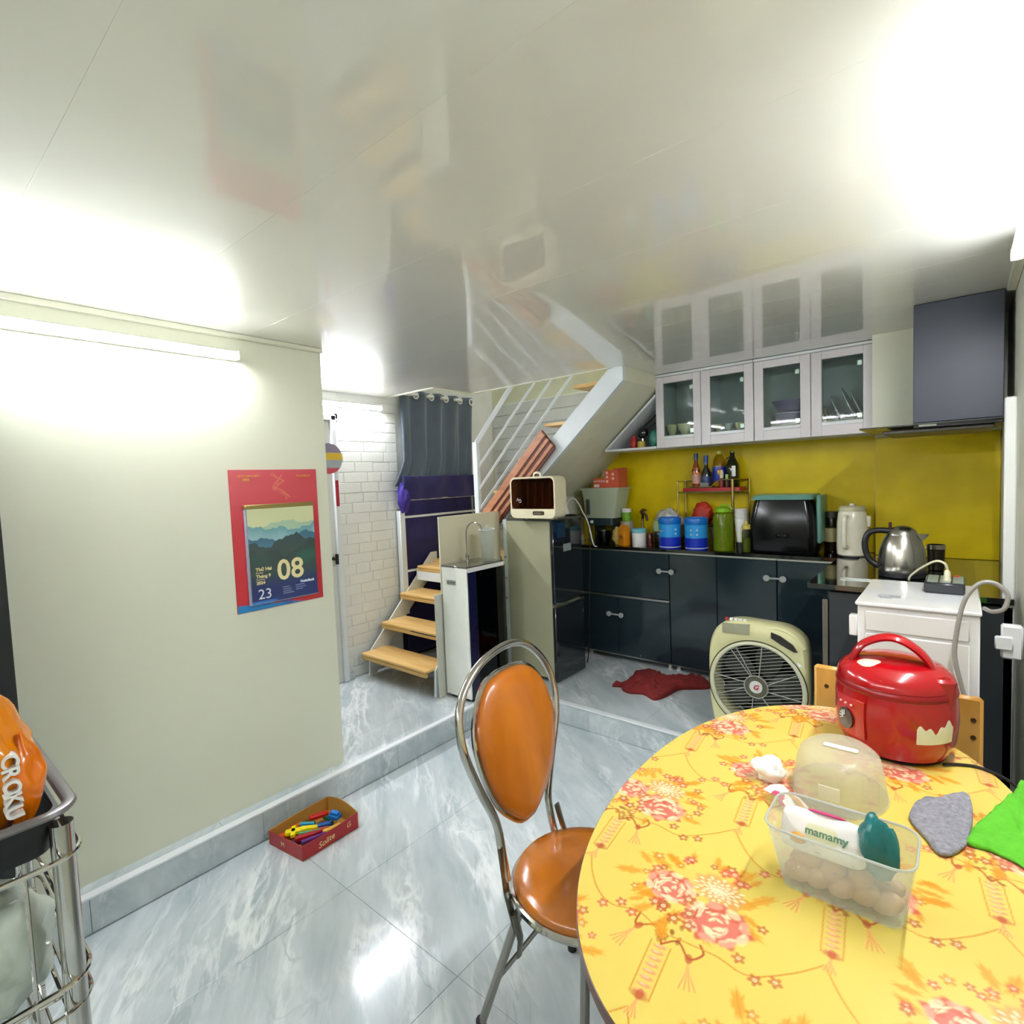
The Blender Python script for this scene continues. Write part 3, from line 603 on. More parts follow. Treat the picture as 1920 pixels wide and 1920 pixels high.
# white boxes / debris on upper stair omitted; curtain
def curtain():
    b = B(); ny, nz = 60, 26; rows = []
    for k in range(nz+1):
        z = 2.23-(2.23-1.49)*k/nz; row = []; f = k/nz
        for i in range(ny+1):
            s = i/ny
            ya = 2.665-(.10*max(0, (f-.72)/.28)**1.2)-.012*f; yb_ = 3.47-.055*f; y = ya+(yb_-ya)*s
            x = -3.30+.022*math.sin(s*PI*9+.6*math.sin(f*3))*(1-.35*f)+.010*math.sin(s*PI*21+f*2)*f+.02*f
            row.append((x, y, z))
        rows.append(row)
    vs = [p for r in rows for p in r]; n = ny+1
    vs += [(p[0]-.004, p[1], p[2]) for p in vs]; K = (nz+1)*n; fs = []
    for k in range(nz):
        for i in range(ny):
            q = [k*n+i, k*n+i+1, (k+1)*n+i+1, (k+1)*n+i]; fs.append(q); fs.append([a+K for a in q[::-1]])
    for i in range(ny):
        fs.append([i, i+K, i+1+K, i+1]); a = nz*n+i; fs.append([a, a+1, a+1+K, a+K])
    for k in range(nz):
        a = k*n; fs.append([a, a+n, a+n+K, a+K]); a = k*n+ny; fs.append([a, a+K, a+n+K, a+n])
    return b.add(vs, fs)
t = thing('curtain', 'slate grey eyelet curtain hanging at the top of the stair', 'curtain', (-3.28, 3.06, 1.5))
obj('cloth', curtain(), mat('slate_cloth', '#4e5c6a', .6, var=.06, sheen=.3, bump=.1, bscale=60), t, ang=180)
for y in (2.80, 2.96, 3.12, 3.28, 3.42):
    obj('eyelet', B().tube([(-3.265, y+.024*math.cos(a), 2.19+.024*math.sin(a)) for a in np.linspace(0, 2*PI, 17)[:-1]], .006, 6, closed=True), M_wht, t)
t2 = thing('curtain_rod', 'pale curtain rod threaded through the grey curtain eyelets', 'rod', (-3.25, 3.05, 2.19))
for a, b_ in ((2.66, 2.80), (2.90, 2.96), (3.05, 3.12), (3.20, 3.28)): obj('rod_segment', B().tube([(-3.25, a-.0, 2.19), (-3.25, b_, 2.19)], .012, 10), M_wht, t2)
# navy cloth behind the stair
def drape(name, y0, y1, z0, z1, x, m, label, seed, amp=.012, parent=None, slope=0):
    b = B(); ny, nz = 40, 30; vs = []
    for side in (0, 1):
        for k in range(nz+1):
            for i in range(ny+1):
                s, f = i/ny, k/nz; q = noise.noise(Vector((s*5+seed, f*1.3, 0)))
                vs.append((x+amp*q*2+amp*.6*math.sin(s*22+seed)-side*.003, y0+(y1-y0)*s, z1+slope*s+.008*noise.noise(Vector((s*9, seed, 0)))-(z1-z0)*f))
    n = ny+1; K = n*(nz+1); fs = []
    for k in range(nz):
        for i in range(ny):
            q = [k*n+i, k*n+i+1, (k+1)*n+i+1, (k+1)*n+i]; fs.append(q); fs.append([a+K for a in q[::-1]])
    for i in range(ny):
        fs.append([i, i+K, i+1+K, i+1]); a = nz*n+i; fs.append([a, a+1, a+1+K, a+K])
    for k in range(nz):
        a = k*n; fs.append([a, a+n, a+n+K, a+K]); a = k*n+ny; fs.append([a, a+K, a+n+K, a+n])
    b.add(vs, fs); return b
t = thing('navy_cloth', 'dark navy blue cloth hung over the rail below the grey curtain', 'cloth', (-3.27, 3.05, .2))
obj('back_fall', drape('a', 2.66, 3.44, .16, 1.40, -3.335, M_navy, '', 1, .005), M_navy, t, ang=180)
obj('front_fold', drape('b', 2.60, 3.45, 1.385, 1.565, -3.228, M_navy, '', 5, .008), M_navy, t, ang=180)
crumple('knot', (-3.26, 2.63, 1.30), .045, .05, .22, mat('violet_cloth', '#3a2a86', .8), 8, parent=t, flat=False)
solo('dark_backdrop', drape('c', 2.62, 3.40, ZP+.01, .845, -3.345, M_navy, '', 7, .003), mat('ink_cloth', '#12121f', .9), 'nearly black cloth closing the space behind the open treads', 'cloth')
# boards beside the stair
M_board = mat('cream_board', '#ddd7ba', .5, var=.02)
solo('board', B().box(-2.586, -2.572, 2.345, 2.93, ZP, 1.285, .002), M_board, 'large cream board standing between the stair and the water purifier', 'board', smooth=False)
solo('board', B().box(-2.570, -2.558, 2.27, 2.39, ZP, .795, .002), mat('grey_board', '#bdbeb0', .55, var=.05), 'narrow grey board upright against the purifier and lowest tread', 'board', smooth=False)

# ------------------------------------------------------------ water purifier
t = thing('water_purifier', 'white water purifier cabinet with navy stripe and open filter side', 'purifier', (-2.44, 2.5, ZP))
obj('front_panel', B().box(-2.545, -2.325, 2.322, 2.335, .15, .972, .003), mat('white_glass_panel', '#e6e8dc', .12, coat=.5), t)
obj('side_stripe', B().box(-2.338, -2.325, 2.336, 2.405, .15, .955, .002), mat('navy_gloss', '#14163a', .2), t)
obj('frame', B().box(-2.545, -2.533, 2.336, 2.67, .15, .965).box(-2.533, -2.34, 2.655, 2.67, .15, .965).box(-2.533, -2.33, 2.41, 2.655, .15, .165).box(-2.34, -2.325, 2.405, 2.409, .15, .96).box(-2.34, -2.325, 2.655, 2.67, .15, .96), M_black, t, smooth=False)
obj('inner_wall', B().box(-2.525, -2.52, 2.336, 2.65, .17, .955), M_black, t, smooth=False)
obj('top_plate', B().box(-2.548, -2.322, 2.32, 2.672, .972, .982, .003), mat('dark_top', '#55544a', .15, coat=.5), t)
obj('top_edge', B().box(-2.336, -2.321, 2.336, 2.672, .945, .972, .002), M_wht, t)
obj('plinth', B().box(-2.53, -2.34, 2.35, 2.66, ZP, .15), M_black, t, smooth=False)
for k, y in enumerate((2.45, 2.51, 2.57, 2.62)):
    d = obj('filter', B().lathe([(.02, 0), (.026, .01), (.026, .2), (.02, .215), (.001, .22)], 14, c=(-2.40, y, .17+.05*(k % 2))), mat('filter_grey2', '#3a4044', .3), t)
obj('side_glass', B().box(-2.329, -2.326, 2.409, 2.655, .165, .945), thin_glass('side_smoked', '#565c60', ior=1.5), t, smooth=False)
obj('tank', B().lathe([(.03, 0), (.075, .03), (.085, .1), (.06, .17), (.02, .19)], 18, c=(-2.42, 2.53, .66)), mat('tank_grey', '#3d4447', .35), t)
for k in range(3): obj('hose', B().tube(smooth_path([(-2.36, 2.46+.05*k, .88), (-2.35, 2.48+.05*k, .82), (-2.37, 2.47+.06*k, .7), (-2.36, 2.5+.04*k, .42)], 5), .005, 6), M_wire, t)
lb = obj('label_plate', B().box(-2.498, -2.42, 2.3195, 2.322, .862, .892, .001), mat('label_grey', '#8d9188', .3), t)
text('label_lettering', 'RO WATER', .014, M_black, t, (-2.493, 2.3192, .873), FY)
t = thing('faucet', 'slim chrome gooseneck faucet on top of the water purifier', 'faucet', (-2.49, 2.52, .982))
obj('base', B().lathe([(.014, 0), (.014, .006), (.009, .01), (.009, .028), (.013, .032), (.013, .042), (.006, .05)], 14, c=(-2.485, 2.50, .982)), M_chrome, t)
obj('spout', B().tube(smooth_path([(-2.485, 2.50, 1.02), (-2.487, 2.50, 1.15), (-2.475, 2.5, 1.205), (-2.44, 2.5, 1.236), (-2.40, 2.5, 1.24), (-2.36, 2.5, 1.222), (-2.345, 2.5, 1.195)], 6), .0042, 8), M_chrome, t)
obj('lever', B().tube([(-2.485, 2.495, 1.03), (-2.46, 2.47, 1.045)], .004, 8), M_chrome, t)
t = thing('pitcher', 'clear plastic pitcher standing upside down on the water purifier', 'pitcher', (-2.335, 2.53, .982))
M_clear = thin_glass('clear_plastic', '#d3d8d6', ior=1.35, rough=.1)
pc = (-2.375, 2.58, .983)
obj('body', B().lathe([(.036, 0), (.038, .004), (.05, .2), (.053, .205), (.051, .205), (.048, .2), (.036, .006), (.001, .006)], 22, c=pc), frosted('hazy_plastic', '#cdd0c8', .72, .15), t)
obj('rim', B().tube([(pc[0]+.053*math.cos(a), pc[1]+.053*math.sin(a), 1.19) for a in np.linspace(0, 2*PI, 25)[:-1]], .003, 6, closed=True), M_wire, t)
obj('lid_spout', B().lathe([(.05, .205), (.03, .215), (.012, .22), (.012, .235), (.001, .236)], 16, c=pc), MATS['hazy_plastic'], t)

# ------------------------------------------------------------ fridge
M_fr = mat('grey_olive_steel', '#a09f82', .35, var=.03); M_fd = mat('dark_glass_door', '#1d2226', .07, coat=.6)
t = thing('mini_fridge', 'mini fridge with grey side and dark glossy doors below the steriliser', 'fridge', (-2.3, 3.1, ZP))
obj('body', B().box(-2.515, -2.135, 2.942, 3.30, .16, 1.215, .004), M_fr, t, smooth=False)
obj('upper_door', B().box(-2.134, -2.108, 2.942, 3.30, .665, 1.222, .005), M_fd, t)
obj('lower_door', B().box(-2.134, -2.108, 2.942, 3.30, .145, .642, .005), M_fd, t)
obj('top', B().box(-2.515, -2.12, 2.942, 3.30, 1.215, 1.226, .003), mat('fridge_top', '#4a4d4a', .25), t)
obj('door_handle', B().tube([(-2.106, 2.96, .672), (-2.1, 3.02, .664), (-2.096, 3.12, .652), (-2.1, 3.29, .654)], .005, 8), M_alu, t)
obj('back_panel', B().box(-2.553, -2.517, 2.945, 3.28, .145, 1.222, .003), mat('pale_blue_grey', '#bccac4', .35), t)
for zz in (.96, .81, .67): obj('panel_clip', B().box(-2.547, -2.525, 2.940, 2.945, zz-.005, zz+.005), M_chrome, t, smooth=False)
obj('sticker', B().box(-2.1085, -2.1068, 3.06, 3.155, 1.005, 1.055), mat('pale_sticker', '#8f9a98', .5), t, smooth=False)
obj('energy_label', B().prism(rrect(2.99, 3.09, 1.10, 1.20, .015), 'x', -2.109, -2.107), mat('blue_sticker', '#10314e', .3), t)
for x in (-2.49, -2.16):
    for y in (2.97, 3.27): obj('foot', B().lathe([(.015, 0), (.015, .03)], 10, c=(x, y, ZP)), M_black, t)
t.location = (-2.3*.975, 3.022, ZP); t.scale = (.975, .975, 1.0066)
# steriliser box on the fridge
t = thing('steriliser_box', 'cream rounded dish steriliser with a smoked brown window on the fridge', 'steriliser', (-2.3, 3.1, 1.226))
def rframe(x0, x1, z0, z1, r, wdt, y0, y1):
    o = rrect(x0, x1, z0, z1, r, 6); i = rrect(x0+wdt, x1-wdt, z0+wdt, z1-wdt, max(r-wdt, .004), 6); b = B()
    b.loft([[(p[0], y0, p[1]) for p in o], [(p[0], y1, p[1]) for p in o], [(p[0], y1, p[1]) for p in i], [(p[0], y0, p[1]) for p in i], [(p[0], y0, p[1]) for p in o]], cap=False); return b
obj('shell', rframe(-2.502, -2.108, 1.238, 1.53, .045, .012, 2.99, 3.23), M_cream, t)
obj('back', B().box(-2.49, -2.12, 3.21, 3.23, 1.25, 1.515), M_cream, t, smooth=False)
obj('base', B().prism(rrect(-2.500, -2.110, 1.240, 1.305, (.04, .006, .006, .04)), 'y', 2.982, 3.2), M_cream, t)
obj('window', B().prism(rrect(-2.486, -2.122, 1.307, 1.515, .03), 'y', 2.985, 2.989), thin_glass('smoked_brown', '#c4aa98', ior=1.6), t)
for k in range(5): obj('inner_rod', B().tube([(-2.45+.065*k, 3.1, 1.31), (-2.45+.065*k, 3.1, 1.49)], .012, 6), mat('brown_inner', '#7a5540', .5), t)
obj('inner_back', B().box(-2.485, -2.13, 3.18, 3.2, 1.31, 1.51), mat('brown_board', '#6b4a36', .6, var=.3, scale=30), t, smooth=False)
obj('display', B().prism(rrect(-2.30, -2.20, 1.262, 1.290, .012), 'y', 2.979, 2.983), mat('display_brown', '#453c2c', .3), t)
text('display_lettering', 'o  o  o  o', .014, M_cream, t, (-2.287, 2.9785, 1.271), FY)
obj('emblem', B().tube(smooth_path([(-2.44, 2.983, 1.36), (-2.43, 2.983, 1.38), (-2.42, 2.983, 1.36), (-2.41, 2.983, 1.375), (-2.40, 2.983, 1.355), (-2.42, 2.983, 1.35)], 4), .0018, 5), M_wht, t)
obj('top_knob', B().tube(smooth_path([(-2.33, 3.1, 1.528), (-2.325, 3.1, 1.55), (-2.30, 3.1, 1.558), (-2.275, 3.1, 1.55), (-2.27, 3.1, 1.528)], 4), .008, 8), M_cream, t)
for x in (-2.42, -2.19):
    for y in (3.135, 3.2): obj('foot', B().lathe([(.012, 0), (.014, .014)], 10, c=(x, y, 1.226)), M_cream, t)
t.location = (-2.3*.94, 2.861, 1.2345); t.scale = (.94, .52, .94)
# router-ish tray with white plug on the fridge top, hanging cable
solo('black_tray', B().lathe([(.06, 0), (.075, .012), (.07, .016), (.03, .02), (.001, .02)], 20, c=(-2.19+.0, 3.235, 1.226), sx=1, sy=.75), M_black, 'flat black lid behind the steriliser box on the fridge', 'lid')
t = thing('plug_cable', 'white plug and looping white cable beside the steriliser box', 'cable', (-2.15, 3.235, 1.25))
obj('plug', B().lathe([(.02, 0), (.018, .02), (.006, .05), (.004, .06)], 12, c=(-2.175, 3.215, 1.246)), M_wht, t)
obj('cable', B().tube(smooth_path([(-2.175, 3.215, 1.30), (-2.16, 3.23, 1.345), (-2.12, 3.24, 1.352), (-2.09, 3.25, 1.31), (-2.07, 3.26, 1.26), (-2.06, 3.31, 1.18), (-2.05, 3.36, 1.02), (-2.045, 3.40, .995)], 6), .0045, 6), M_wht, t)
solo('power_cable', B().tube(smooth_path([(-2.13, 3.25, 1.232), (-2.09, 3.27, 1.235), (-2.065, 3.31, 1.18), (-2.06, 3.33, .98), (-2.08, 3.33, .6), (-2.09, 3.33, .3), (-2.12, 3.34, .138)], 6), .004, 6), M_black, 'black power cable hanging down beside the fridge door', 'cable')
mat('kettle_steel', '#b5b2a8', .24, metal=1); M_frb = mat('fryer_black', '#0c0d0e', .16, spec=.3)

# ------------------------------------------------------------ calendar
t = thing('wall_calendar', 'red wall calendar with a mountain picture block reading 08', 'calendar', (-2.37, 1.19, .977))
ys0, ys1, zs0, zs1 = .987, 1.386, .977, 1.59
r = Ras(ys0, ys1, zs0, zs1, .002, '#c6323c')
Y, Z = r.X, r.Y
r.mix((slice(None), slice(None)), np.clip((Z-1.35)/.3, 0, .35), '#d8606a')
r.mix((slice(None), slice(None)), np.clip((1.2-Z)/.4, 0, .5)*np.clip((Y-1.2)/.2, 0, 1), '#b33a2a')
edge = 1.012+.0*(Y)
r.mix((slice(None), slice(None)), np.clip((edge-Z-.10*(Y-.99))/.003, 0, 1)*np.clip((1.30-Y)/.05, 0, 1), '#2a86c4')
r.line([(1.10, 1.005), (1.16, 1.015), (1.22, .985)], .012, '#2f5fa0', .8)
# faint map-like stroke and gold marks
for k in range(26):
    a = k/26; r.ell(1.17+.05*a+.02*math.sin(a*9), 1.57-.115*a, .006+.004*math.sin(k), .005, k, '#dd7060', .5, .5)
r.line([(1.215, 1.565), (1.205, 1.55), (1.225, 1.54), (1.20, 1.525), (1.185, 1.51), (1.21, 1.50), (1.235, 1.48), (1.25, 1.465)], .002, '#e08a68', .7)
ny, nz = 200, 300
yy = np.linspace(ys0, ys1, ny); zz = np.linspace(zs0, zs1, nz); GY, GZ = np.meshgrid(yy, zz)
V = np.stack([np.full(GY.size, -2.3655), GY.ravel(), GZ.ravel()], 1)
printed('backing_print', V, grid_faces(nz, ny), r.sample(GY.ravel(), GZ.ravel()), vcol('calendar_print', .3, .4), t)
obj('backing_card', B().box(-2.3705, -2.3662, ys0-.001, ys1+.001, zs0-.001, zs1+.001), mat('card_red', '#b02a30', .5), t, smooth=False)
y0, y1, z0, z1 = 1.04, 1.348, 1.008, 1.425
r = Ras(y0, y1, z0, z1, .0015, '#d5d9a8'); Y, Z = r.X, r.Y; F = (slice(None), slice(None))
def ridge(base, amp, seed, c, c2, soft=.12):
    h = base+sum(amp/(1.6**k)*np.sin((Y-1)*(18*1.9**k)+seed*(k+1)*1.7) for k in range(5))
    r.mix(F, np.clip((h-Z)/.002, 0, 1), c); r.mix(F, np.clip((h-Z)/.002, 0, 1)*np.clip((h-Z)/soft, 0, 1), c2)
ridge(1.352, .008, 2.2, '#a8c6a8', '#b8d0b4'); ridge(1.335, .012, 4.1, '#6a9ea6', '#9cc4c6', .06); ridge(1.292, .01, 1.3, '#3f6f88', '#5d8796', .1)
ridge(1.275, .016, 5.6, '#3b4f50', '#41544c', .1); ridge(1.235, .02, 8.3, '#3a4a46', '#3a4e4a', .1)
r.ell(1.30, 1.19, .05, .03, .2, '#2f6a55', .6, .8); r.ell(1.08, 1.20, .05, .03, 0, '#33574e', .6, .8)
r.mix(F, np.clip((1.135-Z)/.06, 0, 1), '#27366b'); r.mix(F, np.clip((1.02-Z)/.004, 0, 1)*np.clip((1.16-Y)/.03, 0, 1), '#2f7ac8')
for yy_, zz_ in ((1.18, 1.062), (1.18, 1.052), (1.18, 1.043), (1.18, 1.034), (1.24, 1.062), (1.24, 1.052), (1.24, 1.043)):
    r.line([(yy_, zz_), (yy_+.03+.02*random.random(), zz_)], .0013, '#a9b4d8', .8)
ny, nz = 150, 200
yy = np.linspace(y0, y1, ny); zz = np.linspace(z0, z1, nz); GY, GZ = np.meshgrid(yy, zz)
curl = .010*np.clip((1.05-GZ)/.05, 0, 1)**2
V = np.stack([-2.3435+curl.ravel()*.3, GY.ravel(), GZ.ravel()], 1)
blk = obj('paper_block', B().box(-2.366, -2.3445, y0-.004, y1, z0-.004, z1), mat('block_paper', '#8f9aa8', .6, var=.1, scale=60), t, smooth=False)
printed('top_sheet', V, grid_faces(nz, ny), r.sample(GY.ravel(), GZ.ravel()), vcol('calendar_sheet', .3, .3), t)
obj('binding_strip', B().box(-2.368, -2.341, y0-.006, y1+.002, z1-.004, z1+.014, .002), mat('gold_foil', '#8f8048', .3, metal=.6), t)
M_crm = mat('cream_ink', '#e8dca4', .5); M_wink = mat('white_ink', '#dfe4ec', .5); M_gold = mat('gold_ink', '#d8a030', .5)
xx = -2.3425
text('big_number', '08', .128, M_crm, t, (xx, 1.156, 1.098), FX, bold=.0022)
text('small_number', '23', .062, M_wink, t, (xx, 1.066, 1.027), FX)
text('printed_lettering', 'Thứ Hai', .021, M_crm, t, (xx, 1.062, 1.150), FX, bold=.0006)
text('printed_lettering', 'Monday', .010, M_crm, t, (xx, 1.062, 1.139), FX)
text('printed_lettering', 'Tháng 9', .020, M_crm, t, (xx, 1.062, 1.120), FX, bold=.0006)
text('printed_lettering', 'September', .009, M_crm, t, (xx, 1.062, 1.110), FX)
text('printed_lettering', '2024', .019, M_crm, t, (xx, 1.062, 1.092), FX, bold=.0006)
text('printed_lettering', 'VietinBank', .016, M_wink, t, (xx, 1.262, 1.070), FX, bold=.0006)
text('printed_lettering', 'LỊCH VẠN NIÊN', .013, M_gold, t, (-2.3645, 1.02, 1.560), FX)
text('printed_lettering', '2024', .014, M_gold, t, (-2.3645, 1.042, 1.544), FX, bold=.0005)
text('printed_lettering', 'VietinBank', .016, M_gold, t, (-2.3645, 1.285, 1.557), FX)
# hanging things on the door
t = thing('paper_fan', 'round paper fan banded purple, yellow, grey and red on the far door', 'fan', (-3.31, 2.04, 1.70))
for nm, v0, v1, c in (('purple_band', .35, 1, '#8d8296'), ('yellow_band', -.1, .35, '#e0ba3e'), ('grey_band', -.62, -.1, '#a3adb4'), ('red_band', -1, -.62, '#c2505a')):
    vs_ = np.linspace(v0, v1, 8); pr = [(2.04+.105*math.sqrt(max(0, 1-v*v)), 1.70+.105*v) for v in vs_]+[(2.04-.105*math.sqrt(max(0, 1-v*v)), 1.70+.105*v) for v in vs_[::-1]]
    obj(nm, B().prism([pr[k] for k in range(len(pr)) if k == 0 or (Vector(pr[k])-Vector(pr[k-1])).length > 1e-4], 'x', -3.313, -3.306), mat('fan_'+nm, c, .5), t, smooth=False)
solo('red_streamer', B().box(-3.314, -3.309, 2.083, 2.107, 1.37, 1.55, .002), mat('red_paper', '#b02036', .5), 'narrow red paper strip on the door below the round fan', 'decoration')

# ------------------------------------------------------------ dark cupboard, rack at the left edge
t = thing('tall_cupboard', 'tall black cupboard at the far left edge of the photo', 'cupboard', (-2.24, -.126, ZP))
M_cup = mat('near_black_panel', '#15191b', .4)
obj('body', B().box(-2.36, -2.14, -.5, .246, ZP, 1.95, .003), M_cup, t, smooth=False)
for a, b_ in ((-.499, -.128), (-.124, .248)): obj('cupboard_door', B().box(-2.139, -2.12, a, b_, ZP+.01, 1.948, .003), M_cup, t, smooth=False)
for y in (-.16, -.09): obj('handle', B().tube([(-2.105, y, 1.0), (-2.105, y, 1.14)], .006, 8).tube([(-2.12, y, 1.01), (-2.105, y, 1.01)], .005, 6).tube([(-2.12, y, 1.13), (-2.105, y, 1.13)], .005, 6), M_alu, t)
t = thing('wire_rack', 'chrome tiered wire rack with a black tray at the lower left', 'rack', (-1.37, -.03, 0))
rx, ry = -1.143, .172
for x, y in ((rx, ry), (rx, -.24), (-1.60, ry), (-1.60, -.24)):
    obj('post', B().tube([(x, y, .05), (x, y, .965)], .0165, 16), M_chrome, t)
    obj('castor', B().lathe([(.006, .0), (.012, .05)], 10, c=(x, y, 0)).tube([(x-.012, y, .022), (x+.012, y, .022)], .022, 14), M_rubber, t)
def ring(z, x0, x1, y0, y1, r0, rr, name='rim_wire'):
    pts = [(p[0], p[1], z) for p in rrect(x0, x1, y0, y1, r0, 6)]
    return obj(name, B().tube(pts, rr, 8, closed=True), M_chrome, t)
for z in (.912, .70, .46, .655, .24): ring(z, -1.622, rx+.024, -.262, ry+.024, .05, .0048 if z != .655 else .0035)
for z in (.655, .43, .20):
    for k in range(9): obj('shelf_wire', B().tube([(-1.6, -.24+.0515*k, z), (rx, -.24+.0515*k, z)], .0024, 6), M_chrome, t)
    for k in range(4): obj('shelf_wire', B().tube([(-1.55+.125*k, -.25, z-.004), (-1.55+.125*k, ry+.01, z-.004)], .003, 6), M_chrome, t)
for zt, zb in ((.70, .655), (.46, .43)):
    for k in range(12): obj('basket_wire', B().tube([(rx+.0235, -.22+.034*k, zt), (rx+.0235, -.22+.034*k, zb)], .002, 5), M_chrome, t)
for k in range(5): obj('upright_wire', B().tube([(rx+.022, -.16+.07*k, .912), (rx+.022, -.16+.07*k, .70)], .005 if k == 3 else .003, 6), M_chrome, t)
# tray
t = thing('black_tray', 'black plastic tray with a rolled grey rim on top of the wire rack', 'tray', (-1.37, -.03, .93))
o_ = rrect(-1.61, rx+.004, -.25, ry+.002, .035, 6)
def off(poly, cx, cy, k): return [(cx+(x-cx)*k, cy+(y-cy)*k) for x, y in poly]
cx_, cy_ = (-1.61+rx)/2, (-.25+ry)/2
b = B(); inn = off(o_, cx_, cy_, .975)
b.loft([[(p[0], p[1], .918) for p in off(o_, cx_, cy_, .95)], [(p[0], p[1], .985) for p in o_], [(p[0], p[1], .985) for p in inn], [(p[0], p[1], .925) for p in off(inn, cx_, cy_, .955)]])
obj('tray_body', b, M_black, t)
obj('tray_rim', B().tube([(p[0], p[1], .99) for p in rrect(-1.624, rx+.018, -.265, ry+.016, .04, 6)], .0105, 8, closed=True, flat=.6), mat('grey_rim', '#63605f', .3), t)
# orange snack bag
def bag_surface(z0, z1, c, wx, wy, m, name, seed, parent=None, label=None, cat=None):
    n = 40; mm = 24; rings = []
    for k in range(mm+1):
        f = k/mm; z = z0+(z1-z0)*f; prof = math.sin(min(f*1.35+.12, 1)*PI/2)*(1-.72*max(0, (f-.62)/.38)**1.2); ring_ = []
        for i in range(n):
            a = 2*PI*i/n; q = noise.noise(Vector((math.cos(a)*1.8+seed, math.sin(a)*1.8, f*3)))+.5*noise.noise(Vector((math.cos(a)*5, math.sin(a)*5+seed, f*7)))
            fl = (1-.6*max(0, (f-.6)/.4))
            ring_.append((c[0]+wx*math.cos(a)*(prof+.18*q), c[1]+wy*math.sin(a)*(prof*fl+.18*q), z+.02*q*f))
        rings.append(ring_)
    b = B().loft(rings)
    return obj(name, b, m, parent, ang=180) if parent else solo(name, b, m, label, cat, ang=180)
t = thing('snack_bag', 'shiny orange snack bag with white lettering standing in the black tray', 'bag', (-1.26, .07, .93))
M_or = mat('orange_film', '#e88a06', .22, var=.12, scale=7, coat=.4)
bag_surface(.93, 1.20, (-1.235, .10), .082, .062, M_or, 'bag', 2, t)
bag_surface(.95, 1.115, (-1.20, .135), .045, .032, mat('deep_orange_film', '#e87804', .25, coat=.4), 'folded_side', 6, t)
M_bt = Matrix(((math.cos(.55), 0, math.sin(.55)), (math.sin(.55), 0, -math.cos(.55)), (0, 1, 0))).to_4x4()
for k, ch in enumerate('CROKU'):
    text('printed_lettering', ch, .030, M_wht, t, (-1.160, .108, 1.10-.021*k), FX, rot=-1.5, ext=.012, bold=.0008)
# bag and bottles in the tiers
crumple('plastic_bag', (-1.235, .075, .66), .085, .085, .20, mat('milky_bag', '#c3cfc2', .35, coat=.2), 11, 'milky white plastic bag bulging from the middle tier of the rack', 'bag', amp=.22, n=40, mm=26)
crumple('plastic_bag', (-1.27, .06, .435), .09, .09, .12, MATS['milky_bag'], 15, 'small white plastic bag on the lower tier of the rack', 'bag', amp=.3)
solo('dark_box', B().box(-1.55, -1.19, -.2, -.02, .83, .905, .006), mat('dark_box', '#1a211f', .5), 'dark box in the upper tier of the rack under the tray', 'box')

# ------------------------------------------------------------ toy box
t = thing('toy_box', 'open red cardboard box holding colourful toy blocks on the marble floor', 'box', (-2.14, 1.15, 0))
M_rbox = mat('red_card', '#a6161c', .35, coat=.2, var=.06)
M_rin = mat('box_inside', '#b98a3e', .6)
P4 = [(-2.250, 1.000), (-2.030, 1.030), (-2.034, 1.295), (-2.262, 1.285)]
def wallseg(p, q, z0, z1a, z1b, th, mid=0):
    a, b2 = Vector((*p, 0)), Vector((*q, 0)); d = (b2-a); nrm = Vector((-d.y, d.x, 0)).normalized()*th; b = B(); n = 10; L1 = []; 
    for i in range(n+1):
        f = i/n; pt = a+d*f; top = z1a+(z1b-z1a)*f+mid*math.sin(PI*f)
        L1.append([(pt.x, pt.y, z0), (pt.x+nrm.x, pt.y+nrm.y, z0), (pt.x+nrm.x, pt.y+nrm.y, top), (pt.x, pt.y, top)])
    return b.loft(L1)
obj('near_side', wallseg(P4[0], P4[1], 0, .060, .062, .003), M_rbox, t, smooth=False)
obj('right_side', wallseg(P4[1], P4[2], 0, .062, .072, .003, -.006), M_rbox, t, smooth=False)
obj('far_side', wallseg(P4[2], P4[3], 0, .072, .066, .003, .02), M_rin, t, smooth=False)
obj('left_side', wallseg(P4[3], P4[0], 0, .066, .060, .003, .004), M_rin, t, smooth=False)
obj('bottom', B().prism(P4, 'z', 0, .003), M_rin, t, smooth=False)
Mr = Matrix.Rotation(math.atan2(.265, -.004), 4, 'Z')
text('box_lettering', 'Solite', .034, mat('pale_gold_ink', '#e7c58a', .5), t, (-2.0292, 1.10, .014), Matrix(((-.015, 0, 1), (1, 0, .015), (0, 1, 0))).to_4x4(), rot=.12, shear=.3, bold=.0003)
text('box_emblem', 'G', .03, MATS['pale_gold_ink'], t, (-2.031, 1.235, .028), FX, rot=.2, shear=.3)
text('box_emblem', 'M', .03, MATS['pale_gold_ink'], t, (-2.165, 1.0095, .022), Matrix(((.99, 0, .135), (.135, 0, -.99), (0, 1, 0))).to_4x4())
